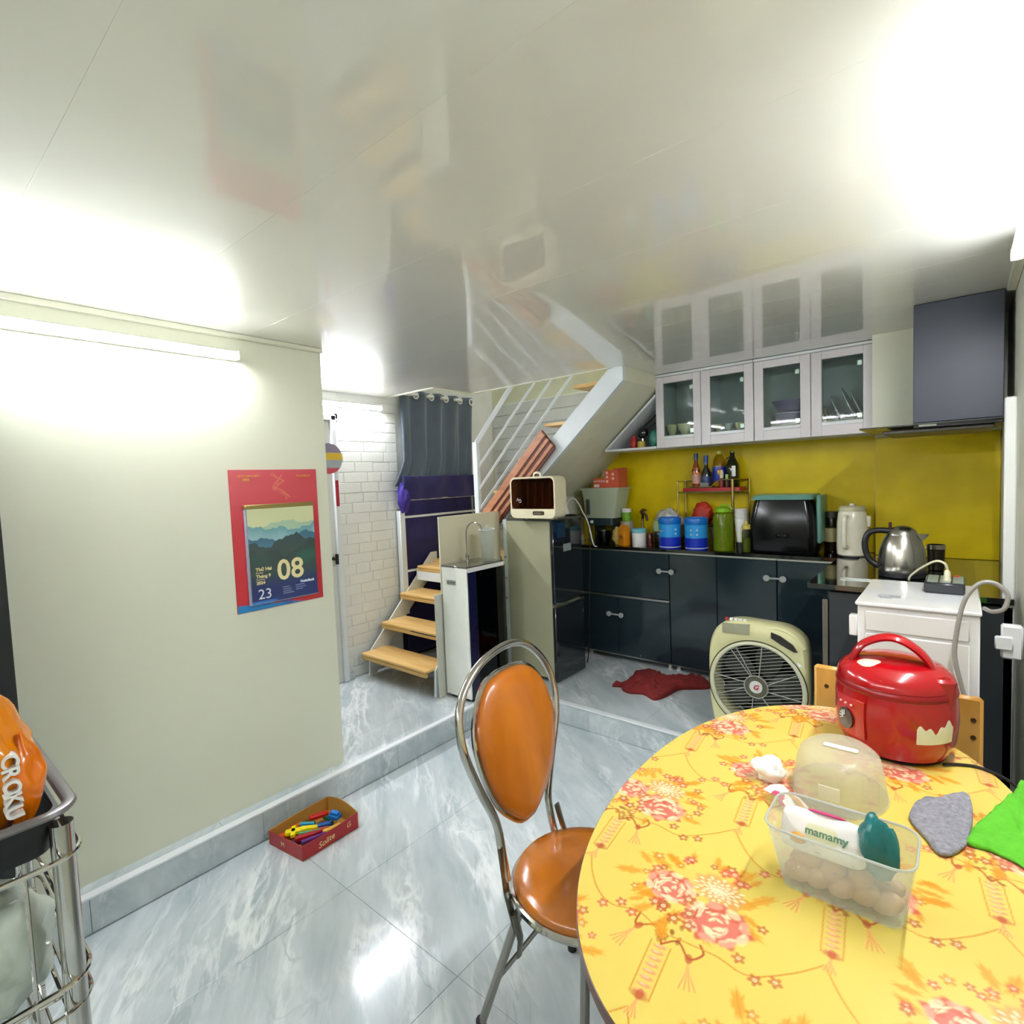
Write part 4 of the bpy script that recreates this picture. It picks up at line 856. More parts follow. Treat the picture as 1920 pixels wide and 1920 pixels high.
blocks = [((-2.215, 1.045), .028, .10, 1.35, 'orange', '#e2520c', 'orange block'), ((-2.165, 1.065), .026, .085, 1.0, 'yellow', '#efd900', 'long yellow block lying on top'), ((-2.135, 1.115), .018, .07, .9, 'yellow', '#efd900', 'thin yellow block pointing away'),
 ((-2.20, 1.145), .035, .06, .7, 'green', '#1f7a2c', 'green block'), ((-2.205, 1.21), .024, .08, 1.2, 'red', '#c3160e', 'red block near the far wall'), ((-2.10, 1.235), .035, .05, .35, 'blue', '#0f6fc0', 'blue hammer head block'), ((-2.14, 1.19), .02, .09, 1.0, 'blue', '#1559a8', 'blue hammer handle'),
 ((-2.095, 1.15), .02, .08, .95, 'red', '#b8382c', 'red rod in the middle'), ((-2.088, 1.085), .022, .11, 1.25, 'dark red', '#a8101c', 'long dark red block by the right side'), ((-2.12, 1.05), .02, .07, 1.1, 'purple', '#5b3b86', 'purple block under the dark red one'),
 ((-2.068, 1.10), .014, .10, 1.3, 'purple', '#6a3c8c', 'thin purple rod by the right side'), ((-2.10, 1.10), .012, .09, 1.0, 'green', '#3f8f5c', 'thin green rod'), ((-2.17, 1.245), .03, .05, .2, 'green', '#0f6a4a', 'dark green block in the far corner'), ((-2.06, 1.19), .02, .08, 1.4, 'yellow', '#d9b23a', 'pale yellow block along the right side'),
 ((-2.17, 1.125), .012, .06, .8, 'light blue', '#2c9cc4', 'thin light blue rod'), ((-2.235, 1.10), .02, .06, 1.5, 'orange', '#d2600f', 'short orange block by the left side')]
for i, ((x, y), w_, l_, a, cn, c, lb) in enumerate(blocks):
    z = .018+.012*(i % 3)+(.012 if i in (1, 5) else 0); x = -2.143+(x+2.143)*.9; y = 1.152+(y-1.152)*.88; M = Matrix.Translation((x, y, z)) @ Matrix.Rotation(a, 4, 'Z') @ Matrix.Rotation(.05*((i % 3)-1), 4, 'Y')
    b = B().box(-l_/2, l_/2, -w_/2, w_/2, 0, .018, .003, M=M)
    if i == 1: b.box(-.02, .0, -.032, .032, 0, .018, .003, M=M)
    if i == 5: b.box(-.02, .02, -.012, .012, .016, .03, .003, M=M)
    solo('toy_block', b, mat('toy_%d' % i, c, .3), lb+' in the red toy box', 'toy', 'toy blocks in the red box')

# ------------------------------------------------------------ chair with oval back
t = thing('dining_chair', 'chrome folding chair with round tan seat and oval padded back', 'chair', (-.76, 1.15, 0))
M_tan = wood('tan_vinyl', '#a85a0c', '#cf7c1c', 'Z', .3, 5, coat=.35)
ol = [(-.903, 1.001, .463), (-.917, 1.003, .53), (-.936, 1.005, .604), (-.955, .967, .704), (-.979, .936, .824), (-1.003, .960, .923), (-1.031, 1.060, .987), (-1.052, 1.20, 1.007), (-1.053, 1.30, .985), (-1.048, 1.385, .91), (-1.030, 1.413, .82), (-1.006, 1.385, .735), (-.982, 1.325, .65), (-.955, 1.262, .56), (-.940, 1.250, .50), (-.927, 1.250, .448)]
obj('back_frame', B().tube(smooth_path(ol, 5), .0115, 10), M_chrome, t)
ov = [(-1.038, 1.227, .945), (-1.028, 1.12, .948), (-1.016, 1.05, .925), (-.989, .990, .842), (-.967, .985, .75), (-.945, 1.018, .641), (-.936, 1.092, .564), (-.940, 1.15, .548), (-.945, 1.195, .562), (-.973, 1.297, .626), (-1.008, 1.362, .744), (-1.030, 1.350, .85), (-1.038, 1.30, .915)]
ovs = smooth_path(ov, 5, closed=True)
obj('oval_rim', B().tube(ovs, .0075, 8, closed=True), M_chrome, t)
cen = sum((Vector(p) for p in ovs), Vector())/len(ovs); nrm = Vector((1, .11, .218)).normalized()
rings = []
for sc, h in ((.97, -.012), (.985, 0), (.98, .012), (.93, .022), (.75, .029), (.4, .032), (.02, .033)):
    rings.append([tuple(cen+(Vector(p)-cen)*sc+nrm*(h)) for p in ovs])
obj('backrest', B().loft(rings), M_tan, t, ang=60)
sc_ = (-.762, 1.155)
obj('seat', B().lathe([(.15, -.012), (.182, -.008), (.190, .004), (.190, .016), (.180, .028), (.14, .036), (.07, .039), (.001, .04)], 40, c=(sc_[0], sc_[1], .432)), wood('tan_vinyl_seat', '#a85c12', '#c47420', 'X', .22, 4, coat=.5), t, ang=60)
obj('seat_rim', B().tube([(sc_[0]+.192*math.cos(a), sc_[1]+.192*math.sin(a), .428) for a in np.linspace(0, 2*PI, 41)[:-1]], .0095, 8, closed=True), M_chrome, t)
M_leg = mat('worn_chrome', '#9a978f', .22, metal=1)
def leg(a, b_, name='leg'): obj(name, B().tube([a, b_], .0115, 10), M_leg, t)
L1a, L1b = Vector((-.855, 1.0, .42)), Vector((-1.005, .985, .012)); leg(L1a, L1b)
leg((-.905, 1.27, .40), (-.945, 1.345, .012))
leg((-.665, 1.0, .42), (-.655, .955, .012))
leg((-.60, 1.25, .42), (-.57, 1.34, .012))
for p in ((-1.005, .985), (-.945, 1.345), (-.655, .955), (-.57, 1.34)): obj('rubber_foot', B().lathe([(.014, 0), (.015, .025), (.012, .03)], 12, c=(p[0], p[1], 0)), M_rubber, t)
q = L1a.lerp(L1b, .62)
obj('brace', B().tube([tuple(q), (-.80, 1.13, .40)], .0065, 8), M_leg, t)
obj('brace', B().tube([(-.657, .965, .12), (-.57, 1.15, .20), (-.57, 1.33, .13)], .0065, 8), M_leg, t)
for s_ in ((-.915, .995, .55, -.895, .99, .44, -.868, .992, .35), (-.925, 1.262, .53, -.90, 1.268, .44, -.90, 1.275, .36)):
    obj('hinge_plate', B().tube([s_[0:3], s_[3:6], s_[6:9]], .012, 6, flat=.35), M_leg, t)
obj('hinge_plate', B().tube([(-.868, .985, .40), (-.852, .987, .34), (-.858, .987, .29)], .012, 6, flat=.35), M_leg, t)
obj('bumper', B().ball((-.70, 1.02, .395), .012), M_rubber, t); obj('bumper', B().ball((-.83, 1.06, .40), .012), M_rubber, t)

# ------------------------------------------------------------ table with printed top
t = thing('dining_table', 'oval dining table with a yellow floral printed top', 'table', (-.24, 1.245, 0))
A_, B_, NN, TX, TY = .392, .66, 2.15, -.240, 1.245
R0 = Ras(TX-A_, TX+A_, TY-B_, TY+B_, .001, '#dcc45e')
rnd = random.Random(7)
OR, RO, PK, BR, WH, LF = '#cf8428', '#b8542a', '#cc5446', '#9a4c1c', '#f2dcae', '#dc9420'
def leafcl(x, y, a, l):
    R0.ell(x+math.cos(a)*l*.5, y+math.sin(a)*l*.5, l*.55, l*.22, a, LF, .75, .5, .15, a*3)
    R0.line([(x, y), (x+math.cos(a)*l, y+math.sin(a)*l)], .0007, OR, .7)
def peony(x, y, rr, c, seed):
    R0.ell(x, y, rr, rr*.82, rnd.uniform(-.3, .3), c, .92, .14, .10, seed)
    R0.ell(x+rr*.1, y-rr*.1, rr*.72, rr*.55, .2, '#d97866' if c == PK else '#d98a48', .8, .3, .12, seed+2)
    for k in range(34):
        a = rnd.uniform(0, 2*PI); q = rr*math.sqrt(rnd.random())*.85; px, py = x+q*math.cos(a), y+q*.82*math.sin(a); ta = a+PI/2+rnd.uniform(-.5, .5); l = rr*rnd.uniform(.10, .2)
        R0.ell(px, py, l, l*.42, ta, WH, .8, .4); R0.line([(px-l*math.cos(ta), py-l*math.sin(ta)-.0012), (px, py-l*.5-.0012), (px+l*math.cos(ta), py+l*math.sin(ta)-.0012)], .00055, '#b4573a', .75)
    for k in range(9):
        a = 2*PI*k/9+seed; R0.ell(x+rr*.88*math.cos(a), y+rr*.72*math.sin(a), rr*.26, rr*.15, a+PI/2, WH if k % 2 else '#f0ab8e', .65, .4)
def mum(x, y, rr):
    R0.ell(x, y, rr, rr*.7, -.4, '#d99a56', .85, .2, .08, 1)
    for j in range(5):
        for k in range(12):
            a = 2*PI*k/12+j*.26; q = rr*(j+.6)/5.2; px, py = x+q*math.cos(a), y+q*.7*math.sin(a)
            R0.ell(px, py, rr*.11, rr*.065, a, WH, .85, .35); R0.line([(px-rr*.07, py-rr*.05), (px+rr*.07, py-rr*.05)], .0006, '#a8562f', .7)
def floret(x, y, rr, c=PK):
    for k in range(5):
        a = 2*PI*k/5+x*50; R0.ell(x+rr*.6*math.cos(a), y+rr*.6*math.sin(a), rr*.5, rr*.34, a, c, .75, .35)
    R0.ell(x, y, rr*.32, rr*.3, 0, WH, .9, .4); R0.ell(x, y, rr*.12, rr*.12, 0, BR, .8, .4)
def scurve(pts, wd=.0013, c=OR):
    pp = smooth_path([(p[0], p[1], 0) for p in pts], 8); R0.line([(p[0], p[1]) for p in pp], wd, c, .85)
def tassel(x, y, a, l):
    for k in range(9):
        d = (k-4)/4*.28; R0.line([(x, y), (x+math.cos(a+d*.5)*l*.5, y+math.sin(a+d*.5)*l*.5), (x+math.cos(a+d)*l, y+math.sin(a+d)*l)], .0011, OR if k % 2 else '#f4c07a', .75)
    R0.ell(x, y, .009, .006, a, RO, .8, .4)
def ribbon(x, y):
    x2, y2 = x+.011, y-.100
    for s_ in (-.016, .016): R0.line([(x+s_, y), (x2+s_*.95, y2)], .0011, OR, .9)
    for k in range(8):
        f = (k+.5)/8; px, py = x+(x2-x)*f, y+(y2-y)*f; R0.ell(px, py, .0105, .0038, .12, '#dd8a66', .8, .4); R0.ell(px-.002, py+.0012, .006, .0018, .12, '#f3c39a', .8, .4)
    tassel(x2, y2+.002, -1.5, .038); R0.ell(x2, y2, .014, .006, 0, RO, .6, .5)
def motif(x, y):
    scurve([(x+.006, y-.125), (x+.035, y-.17), (x+.07, y-.205), (x+.105, y-.218), (x+.15, y-.205), (x+.20, y-.225)])
    scurve([(x+.006, y-.125), (x-.03, y-.17), (x-.08, y-.212), (x-.13, y-.208), (x-.2, y-.215)])
    for d in (.09, .115, .14): floret(x+d, y-.213-.012*math.sin(d*90), .010)
    for d in (-.07, -.1, -.045): floret(x+d, y-.20-.014*math.sin(d*70), .010, RO)
    ribbon(x, y)
    tassel(x+.045, y+.0, -1.25, .055); tassel(x-.045, y+.012, -1.9, .055)
    scurve([(x, y), (x+.02, y+.02), (x+.045, y+.0), (x+.06, y+.02), (x+.05, y+.035)], .0018, RO); scurve([(x, y), (x-.02, y+.03), (x-.05, y+.012), (x-.055, y+.04)], .0018, RO)
    for k in range(16): R0.ell(x+rnd.uniform(-.02, .02), y+.02+rnd.uniform(-.02, .03), .006, .0035, rnd.uniform(0, 3), BR, .6, .4)
    for k in range(34):
        a = rnd.uniform(0, 2*PI); q = rnd.uniform(.06, .115); leafcl(x+.01+q*math.cos(a), y+.13+q*.85*math.sin(a), a+rnd.uniform(-.6, .6), rnd.uniform(.022, .042))
    for k in range(20):
        a = rnd.uniform(0, 2*PI); q = rnd.uniform(.075, .12); floret(x+.01+q*math.cos(a), y+.135+q*.85*math.sin(a), rnd.uniform(.007, .011), rnd.choice((PK, RO, OR)))
    mum(x+.035, y+.165, .046); peony(x-.038, y+.125, .044, PK, x*9); peony(x+.055, y+.092, .052, PK, y*7)
    for dx, dy in ((.0, .115), (.012, .085), (-.005, .06), (.02, .06), (-.03, .075)): floret(x+dx, y+dy, .012, RO)
    floret(x+.045, y+.222, .012); floret(x+.06, y+.205, .012); floret(x+.03, y+.215, .011)
for i in range(-4, 6):
    for j in range(-4, 6):
        mx, my = -.365+.205*i-.207*j, .767+.238*i+.243*j
        if TX-A_-.25 < mx < TX+A_+.25 and TY-B_-.3 < my < TY+B_+.3: motif(mx, my)
nr, nc = 620, 380; rows = np.linspace(-1, 1, nr); rows = np.sign(rows)*(1-(1-np.abs(rows))**1.25)
cols = np.linspace(-1, 1, nc); yv = TY+rows*B_*.9999; hw = A_*(1-np.abs(rows*.9999)**NN)**(1/NN)
GX = TX+cols[None, :]*hw[:, None]; GY = np.repeat(yv[:, None], nc, 1)
V = np.stack([GX.ravel(), GY.ravel(), np.full(GX.size, .75)], 1)
printed('table_top', V, grid_faces(nr, nc), R0.sample(GX.ravel(), GY.ravel()), vcol('floral_laminate', .28, .25), t)
def sel(a, b_, k=96): return [(TX+a*math.copysign(abs(math.cos(u_))**(2/NN), math.cos(u_)), TY+b_*math.copysign(abs(math.sin(u_))**(2/NN), math.sin(u_))) for u_ in np.linspace(0, 2*PI, k+1)[:-1]]
o1, o2 = sel(A_+.0015, B_+.0015), sel(A_-.004, B_-.004)
obj('edge_band', B().loft([[(p[0], p[1], .7255) for p in o2], [(p[0], p[1], .7275) for p in o1], [(p[0], p[1], .7485) for p in o1], [(p[0], p[1], .7498) for p in sel(A_-.0005, B_-.0005)]]), mat('brown_edge', '#4e2416', .35), t)
for sx in (-1, 1):
    for sy in (-1, 1): obj('leg', B().tube([(TX+sx*.10, TY+sy*.33, .725), (TX+sx*.24, TY+sy*.45, .01)], .014, 10), M_leg, t)
    obj('foot_bar', B().tube([(TX+sx*.24, TY-.45, .2), (TX+sx*.24, TY+.45, .2)], .008, 8), M_leg, t)

# ------------------------------------------------------------ wooden chair behind the table
t = thing('wooden_chair', 'small pale wooden chair behind the table, screws in its back posts', 'chair', (-.16, 2.0, 0))
M_pine = wood('honey_pine', '#b98434', '#d8a650', 'Z', .35)
obj('back_post', B().box(-.372, -.285, 1.968, 1.99, 0, .855, .008), M_pine, t)
obj('back_post', B().box(-.03, .052, 1.968, 1.99, 0, .835, .008), M_pine, t)
obj('back_rail', B().prism([(-.29, .60), (-.03, .60), (-.03, .846), (-.10, .858), (-.22, .862), (-.29, .852)], 'y', 1.972, 1.986), M_pine, t)
obj('seat', B().box(-.37, .05, 1.99, 2.07, .40, .425, .006), M_pine, t)
for x in (-.36, .03): obj('front_leg', B().box(x-.01, x+.02, 2.04, 2.07, 0, .40, .004), M_pine, t)
for x, z in ((-.335, .79), (-.335, .70), (.03, .77), (.03, .72)): obj('screw', B().lathe([(.007, 0), (.006, .003), (.001, .003)], 10, M=Matrix.Translation((x, 1.968, z)) @ Matrix.Rotation(PI/2, 4, 'X')), mat('screw_brown', '#4a3014', .4, metal=.5), t)

# ------------------------------------------------------------ white appliance on the right
t = thing('white_appliance', 'glossy white box appliance on the right, in front of the counter end', 'appliance', (-.11, 2.33, 0))
M_ap = mat('white_gloss', '#dfe0de', .12, coat=.5)
obj('body', B().box(-.268, .046, 2.12, 2.56, .03, 1.035, .004), M_ap, t)
obj('lid', B().box(-.274, .050, 2.108, 2.565, 1.037, 1.05, .004), M_ap, t)
obj('front_panel', B().box(-.245, .022, 2.112, 2.12, .955, 1.02, .003), mat('white_satin', '#d6d5cf', .3), t)
obj('front_panel', B().box(-.245, .022, 2.112, 2.12, .08, .945, .003), MATS['white_satin'], t)
obj('label_plate', B().box(-.222, -.158, 2.222, 2.262, 1.0502, 1.0512), mat('grey_label', '#8f8c8c', .5), t, smooth=False)
text('label_lettering', 'SERIES', .011, M_wht, t, (-.218, 2.235, 1.0513), Matrix.Identity(4))
obj('blue_mark', B().box(-.215, -.18, 2.205, 2.211, 1.0502, 1.0509), mat('teal_ink', '#3f6a72', .5), t, smooth=False)
obj('side_bracket', B().box(-.292, -.268, 2.115, 2.15, .93, 1.0, .003), M_wht, t)
for x in (-.24, .02):
    for y in (2.15, 2.53): obj('foot', B().lathe([(.018, 0), (.016, .03)], 10, c=(x, y, 0)), M_rubber, t)
# power strip and cables
t = thing('power_strip', 'black power strip with a beige plug lying on the white appliance', 'power strip', (-.045, 2.44, 1.05))
obj('body', B().box(-.10, .012, 2.36, 2.53, 1.05, 1.088, .006), mat('strip_black', '#26282b', .3), t)
for k in range(3): obj('socket_plate', B().box(-.092+.035*k, -.062+.035*k, 2.37, 2.52, 1.0875, 1.0895, .001), mat('socket_grey', '#7d8a80', .3), t)
obj('switch', B().box(-.02, -.005, 2.50, 2.515, 1.0895, 1.094, .001), mat('orange_switch', '#c2401a', .3), t)
t = thing('thin_cable', 'thin beige cable with plug arching behind the power strip', 'cable', (-.08, 2.45, 1.09))
M_bg = mat('beige_cable', '#c9c3a4', .4)
obj('cable', B().tube(smooth_path([(-.155, 2.57, 1.055), (-.145, 2.5, 1.085), (-.11, 2.45, 1.125), (-.07, 2.42, 1.155), (-.045, 2.415, 1.15), (-.037, 2.42, 1.13)], 6), .0038, 6), M_bg, t)
obj('plug', B().lathe([(.012, 0), (.010, .012), (.009, .03), (.004, .038)], 10, c=(-.037, 2.42, 1.0895)), M_bg, t)
solo('grey_cable', B().tube(smooth_path([(.055, 2.125, 1.062), (.070, 2.07, 1.066), (.092, 2.05, 1.078), (.101, 2.05, 1.10), (.101, 2.05, 1.125), (.08, 2.05, 1.15), (.052, 2.05, 1.154), (.028, 2.05, 1.134), (.008, 2.05, 1.093), (-.005, 2.05, 1.028), (-.013, 2.05, .947), (-.009, 2.045, .9), (.004, 2.04, .838), (.02, 2.035, .76), (.03, 2.03, .6)], 7), .0062, 8), mat('grey_cable', '#8f8c84', .4), 'thick grey cable looping down in front of the white appliance', 'cable')
t = thing('wall_socket', 'white socket box and adapter on the right wall beside the appliance', 'socket', (.14, 2.33, .9))
obj('box', B().box(.10, .154, 2.31, 2.345, .865, .975, .006), M_wht, t)
obj('adapter', B().box(.085, .13, 2.30, 2.31, .895, .94, .004), M_wht, t)

# ------------------------------------------------------------ rice cooker
t = thing('rice_cooker', 'red rice cooker with arched handle and torn paper on its side', 'rice cooker', (-.135, 1.725, .75))
RC = (-.135, 1.725, .75)
body = [(.10, .004), (.118, .012), (.134, .05), (.139, .10), (.138, .15), (.135, .168)]
obj('body', B().lathe(body, 44, c=RC, sx=.98, sy=1.0), M_red, t)
obj('lid_ring', B().lathe([(.1355, .168), (.1375, .172), (.1365, .180), (.1335, .186)], 44, c=RC, sx=.98), mat('dark_red_band', '#8c0712', .25), t)
obj('lid', B().lathe([(.134, .187), (.134, .194), (.127, .212), (.108, .228), (.08, .238), (.04, .243), (.001, .244)], 44, c=RC, sx=.98), M_red, t)
obj('base', B().lathe([(.09, 0), (.108, 0), (.112, .006), (.10, .008)], 30, c=RC), M_rubber, t)
hp = smooth_path([(-.225, 1.70, .955), (-.222, 1.70, .99), (-.20, 1.70, 1.025), (-.155, 1.70, 1.048), (-.115, 1.70, 1.045), (-.075, 1.705, 1.015), (-.052, 1.71, .975), (-.045, 1.71, .94)], 6)
obj('handle', B().tube(hp, .023, 12, flat=.42), M_red, t)
def on_rc(ang, z, rr=.139): return (RC[0]+.98*rr*math.cos(ang), RC[1]+rr*math.sin(ang), z)
def patch(name, a0, a1, z0, z1, off_, m, k=12, wob=None):
    b = B(); L_ = []
    for i in range(k+1):
        a = a0+(a1-a0)*i/k; f = i/k
        def rad(z):
            h = z-RC[2]; pts = body
            for (r0, h0), (r1, h1) in zip(pts[:-1], pts[1:]):
                if h0 <= h <= h1: return r0+(r1-r0)*(h-h0)/(h1-h0)
            return pts[-1][0]
        zt = z1+(wob(f) if wob else 0); row = []
        for j in range(6): z = z0+(zt-z0)*j/5; row.append(on_rc(a, z, rad(z)+off_))
        for j in range(5, -1, -1): z = z0+(zt-z0)*j/5; row.append(on_rc(a, z, rad(z)-.002))
        L_.append(row)
    b.loft(L_); return obj(name, b, m, t)
patch('control_panel', math.radians(212), math.radians(248), .80, .898, .006, mat('panel_red', '#b4101c', .22, coat=.4))
Mp = on_rc(math.radians(228), .842, .1465)
Md = Matrix.Translation(Mp) @ Matrix.Rotation(math.radians(228), 4, 'Z') @ Matrix.Rotation(PI/2, 4, 'Y')
obj('dial_badge', B().lathe([(.024, -.004), (.024, .002), (.001, .003)], 24, M=Md, sx=1.15), mat('badge_black', '#2c1c18', .25, coat=.5), t)
for k in range(5):
    a = math.radians(200+k*28-14)
    obj('badge_ray', B().tube([tuple(Md @ Vector((-.004+.005*math.cos(a), .005*math.sin(a), .0035))), tuple(Md @ Vector((-.004+.017*math.cos(a), .017*math.sin(a), .0035)))], .0013, 6), M_wht, t)
for k in range(3): obj('indicator', B().ball(on_rc(math.radians(221+7*k), .882, .1465), .0035, n=8, m=6), mat('pink_light', '#f0b0a8', .3), t)
patch('torn_paper', math.radians(-66), math.radians(-26), .818, .842, .0008, mat('torn_paper', '#ddd6bf', .7, var=.06, scale=30), 24, lambda f: .010+.008*math.sin(f*9+.5)+.006*math.sin(f*24)+.012*f)
obj('hinge_block', B().lathe([(.02, .16), (.022, .215), (.016, .222)], 10, c=(RC[0]+.095, RC[1]-.055, RC[2]), sx=1.6, sy=1.0), mat('hinge_red', '#a00a16', .25, coat=.4), t)
st = []
for i in range(18):
    a = 2*PI*i/18; rr = 1+.12*math.sin(a*3); st.append((-.185+.026*rr*math.cos(a), 1.66+.020*rr*math.sin(a)))
def lidz(x, y):
    q = math.hypot((x-RC[0])/.98, y-RC[1]); P_ = [(.001, .244), (.04, .243), (.08, .238), (.108, .228), (.127, .212), (.134, .194)]
    for (r0, h0), (r1, h1) in zip(P_[:-1], P_[1:]):
        if r0 <= q <= r1: return RC[2]+h0+(h1-h0)*(q-r0)/(r1-r0)
    return RC[2]+.244
b = B(); cxs, cys = -.185, 1.66; rings = []
for k_ in (1.0, .98, .6, .3, .02): rings.append([(cxs+(x-cxs)*k_, cys+(y-cys)*k_, lidz(cxs+(x-cxs)*k_, cys+(y-cys)*k_)+(-.001 if k_ == 1 else .0012)) for x, y in st])
obj('sticker', b.loft(rings), mat('cream_sticker', '#e8d6b4', .6, var=.1, scale=40), t, ang=180)
solo('cooker_cord', B().tube(smooth_path([(-.03, 1.665, .756), (.0, 1.69, .754), (.04, 1.70, .754), (.085, 1.67, .754), (.11, 1.62, .754), (.125, 1.575, .754)], 6), .0036, 6), M_black, 'thin black cord from the rice cooker to the table edge', 'cord')

# ------------------------------------------------------------ things on the table
M_fro = frosted('frosted_box', '#e2e8e6', .735, .3)
t = thing('food_box', 'open frosted plastic box with eggs, wet wipes and a teal packet', 'box', (-.155, 1.065, .75))
bo = [(-.250, 1.012), (-.060, 1.012), (-.053, 1.06), (-.062, 1.108), (-.245, 1.112), (-.258, 1.06)]
def rr4(x0, x1, y0, y1, r): return rrect(x0, x1, y0, y1, r, 6)
lo, hi = rr4(-.248, -.066, 1.015, 1.105, .022), rr4(-.272, -.050, .990, 1.124, .030)
li, hi2 = rr4(-.2465, -.0675, 1.0165, 1.1035, .021), rr4(-.2700, -.0520, .992, 1.122, .029)
shear = lambda P, z: [(p[0], p[1]+.02*(p[0]+.16), z) for p in P]
obj('box_body', B().loft([shear(lo, .7505), shear(hi, .868), shear(hi2, .868), shear(li, .7525)]), M_fro, t)
obj('box_rim', B().tube(shear(hi, .868), .0022, 6, closed=True), frosted('frosted_rim', '#d5dad6', .3, .3), t)
M_egg = mat('egg_shell', '#b88a62', .5, var=.06)
eggs = [(-.223, 1.042), (-.189, 1.0425), (-.155, 1.043), (-.121, 1.044), (-.091, 1.045), (-.223, 1.078), (-.189, 1.079), (-.155, 1.078), (-.121, 1.080), (-.091, 1.081)]
for i, (x, y) in enumerate(eggs):
    a = rnd.uniform(-.35, .35)
    M = Matrix.Translation((x, y, .772+.002*(i % 2))) @ Matrix.Rotation(a, 4, 'Z') @ Matrix.Rotation(rnd.uniform(.9, 1.4), 4, 'Y')
    solo('egg', B().lathe([(.0015, -.024), (.010, -.0215), (.016, -.013), (.0185, -.002), (.0165, .010), (.011, .020), (.005, .0255), (.0005, .0265)], 16, M=M), M_egg, 'brown egg in the frosted box, %s of the %s row' % (('leftmost', 'second from left', 'middle one', 'second from right', 'rightmost')[i % 5], 'front' if i < 5 else 'back'), 'egg', 'eggs in the frosted box', ang=180)
for i, (x, y) in enumerate(((-.205, 1.052), (-.168, 1.05), (-.13, 1.055))):
    M = Matrix.Translation((x, y, .795)) @ Matrix.Rotation(i, 4, 'Z') @ Matrix.Rotation(1.2, 4, 'Y')
    solo('egg', B().lathe([(.0015, -.024), (.010, -.0215), (.016, -.013), (.0185, -.002), (.0165, .010), (.011, .020), (.005, .0255), (.0005, .0265)], 16, M=M), M_egg, 'brown egg lying on the others under the wipes pack, %s' % ('left', 'middle', 'right')[i], 'egg', 'eggs in the frosted box', ang=180)
# wipes pack lying across the box
t = thing('wipes_pack', 'white and cream pack of wet wipes with a pink flap in the box', 'pack', (-.19, 1.07, .81))
Mw = Matrix.Translation((-.188, 1.064, .838)) @ Matrix.Rotation(.02, 4, 'Z') @ Matrix.Rotation(math.radians(58), 4, 'X')
def pillow(sx, sy, sz, M, n=28, m=10, p=4):
    rings = []
    for k in range(m+1):
        v_ = -1+2*k/m; s_ = (1-abs(v_)**p*.55)*(1 if abs(v_) < 1 else .9)
        rings.append([(sx*math.copysign(abs(math.cos(u_))**.35, math.cos(u_))*s_, sy*math.copysign(abs(math.sin(u_))**.35, math.sin(u_))*s_, sz*v_) for u_ in np.linspace(0, 2*PI, n+1)[:-1]])
    return B().loft(rings, True, M)
obj('pack_body', pillow(.068, .036, .021, Mw), mat('wipes_white', '#e6e1da', .35), t)
obj('front_label', pillow(.052, .030, .0218, Mw), mat('wipes_cream', '#d9d6b0', .35), t)
obj('pink_flap', B().lathe([(.001, .0), (.9, 0), (1, .001), (.8, .0025), (.001, .003)], 24, M=Mw @ Matrix.Translation((.004, .0345, .004)) @ Matrix.Rotation(-PI/2, 4, 'X') @ Matrix.Diagonal((.032, .015, 1.6, 1))), mat('pink_flap', '#d0407c', .3), t)
obj('yellow_mark', B().ball(tuple(Mw @ Vector((-.036, -.016, .0195))), .014, .008, .010), mat('honey_print', '#d39a3c', .4), t)
Mt = Matrix.Translation((-.2085, 1.028, .838))
text('printed_lettering', 'mamamy', .0185, mat('green_ink', '#4f7a5c', .5), t, tuple(Mw @ Vector((-.026, -.004, .0205))), (Matrix.Rotation(.02, 4, 'Z') @ Matrix.Rotation(math.radians(58), 4, 'X')), ext=.002, bold=.0003)
t = thing('teal_packet', 'crinkled teal packet beside the wet wipes in the frosted box', 'packet', (-.10, 1.07, .80))
crumple('packet', (-.105, 1.065, .805), .030, .030, .095, mat('teal_foil', '#0f6a6a', .25, var=.15, scale=20), 21, parent=t, amp=.3, flat=True, fr=1.4)
# frosted dome cover
t = thing('frosted_dome', 'frosted plastic bowl upside down behind the egg box', 'bowl', (-.215, 1.40, .75))
dm = [(.104, .003), (.1, .03), (.094, .07), (.088, .088), (.072, .1), (.04, .104), (.001, .105)]
obj('dome', B().lathe(dm+[(.001, .1035), (.04, .1025), (.071, .0985), (.0865, .087), (.0925, .07), (.0985, .03), (.1025, .003)], 44, c=(-.215, 1.405, .75), sy=1.12, sx=.92), frosted('frosted_dome', '#f4eedc', .74, .25), t)
obj('rim', B().tube([(-.215+.97*.104*math.cos(a)*.95, 1.405+1.12*.104*math.sin(a), .7545) for a in np.linspace(0, 2*PI, 41)[:-1]], .0028, 6, closed=True), MATS['frosted_dome'], t)
obj('grip', B().box(-.245, -.175, 1.39, 1.405, .854, .860, .003), mat('milk_plastic', '#f0ece0', .3), t)
obj('paper_label', B().box(-.235, -.195, 1.2835, 1.2855, .785, .815), mat('faded_label', '#d8d8c0', .6), t, smooth=False)
crumple('tissue', (-.355, 1.365, .75), .034, .030, .05, M_paperw, 31, 'crumpled white tissue on the table left of the frosted dome', 'tissue', amp=.38, fr=1.8)
t = thing('candy_wrapper', 'pink and white wrapper strip between the tissue and the food box', 'wrapper', (-.28, 1.27, .76))
Mx = Matrix.Translation((-.275, 1.255, .768)) @ Matrix.Rotation(-.62, 4, 'Z') @ Matrix.Rotation(.12, 4, 'X')
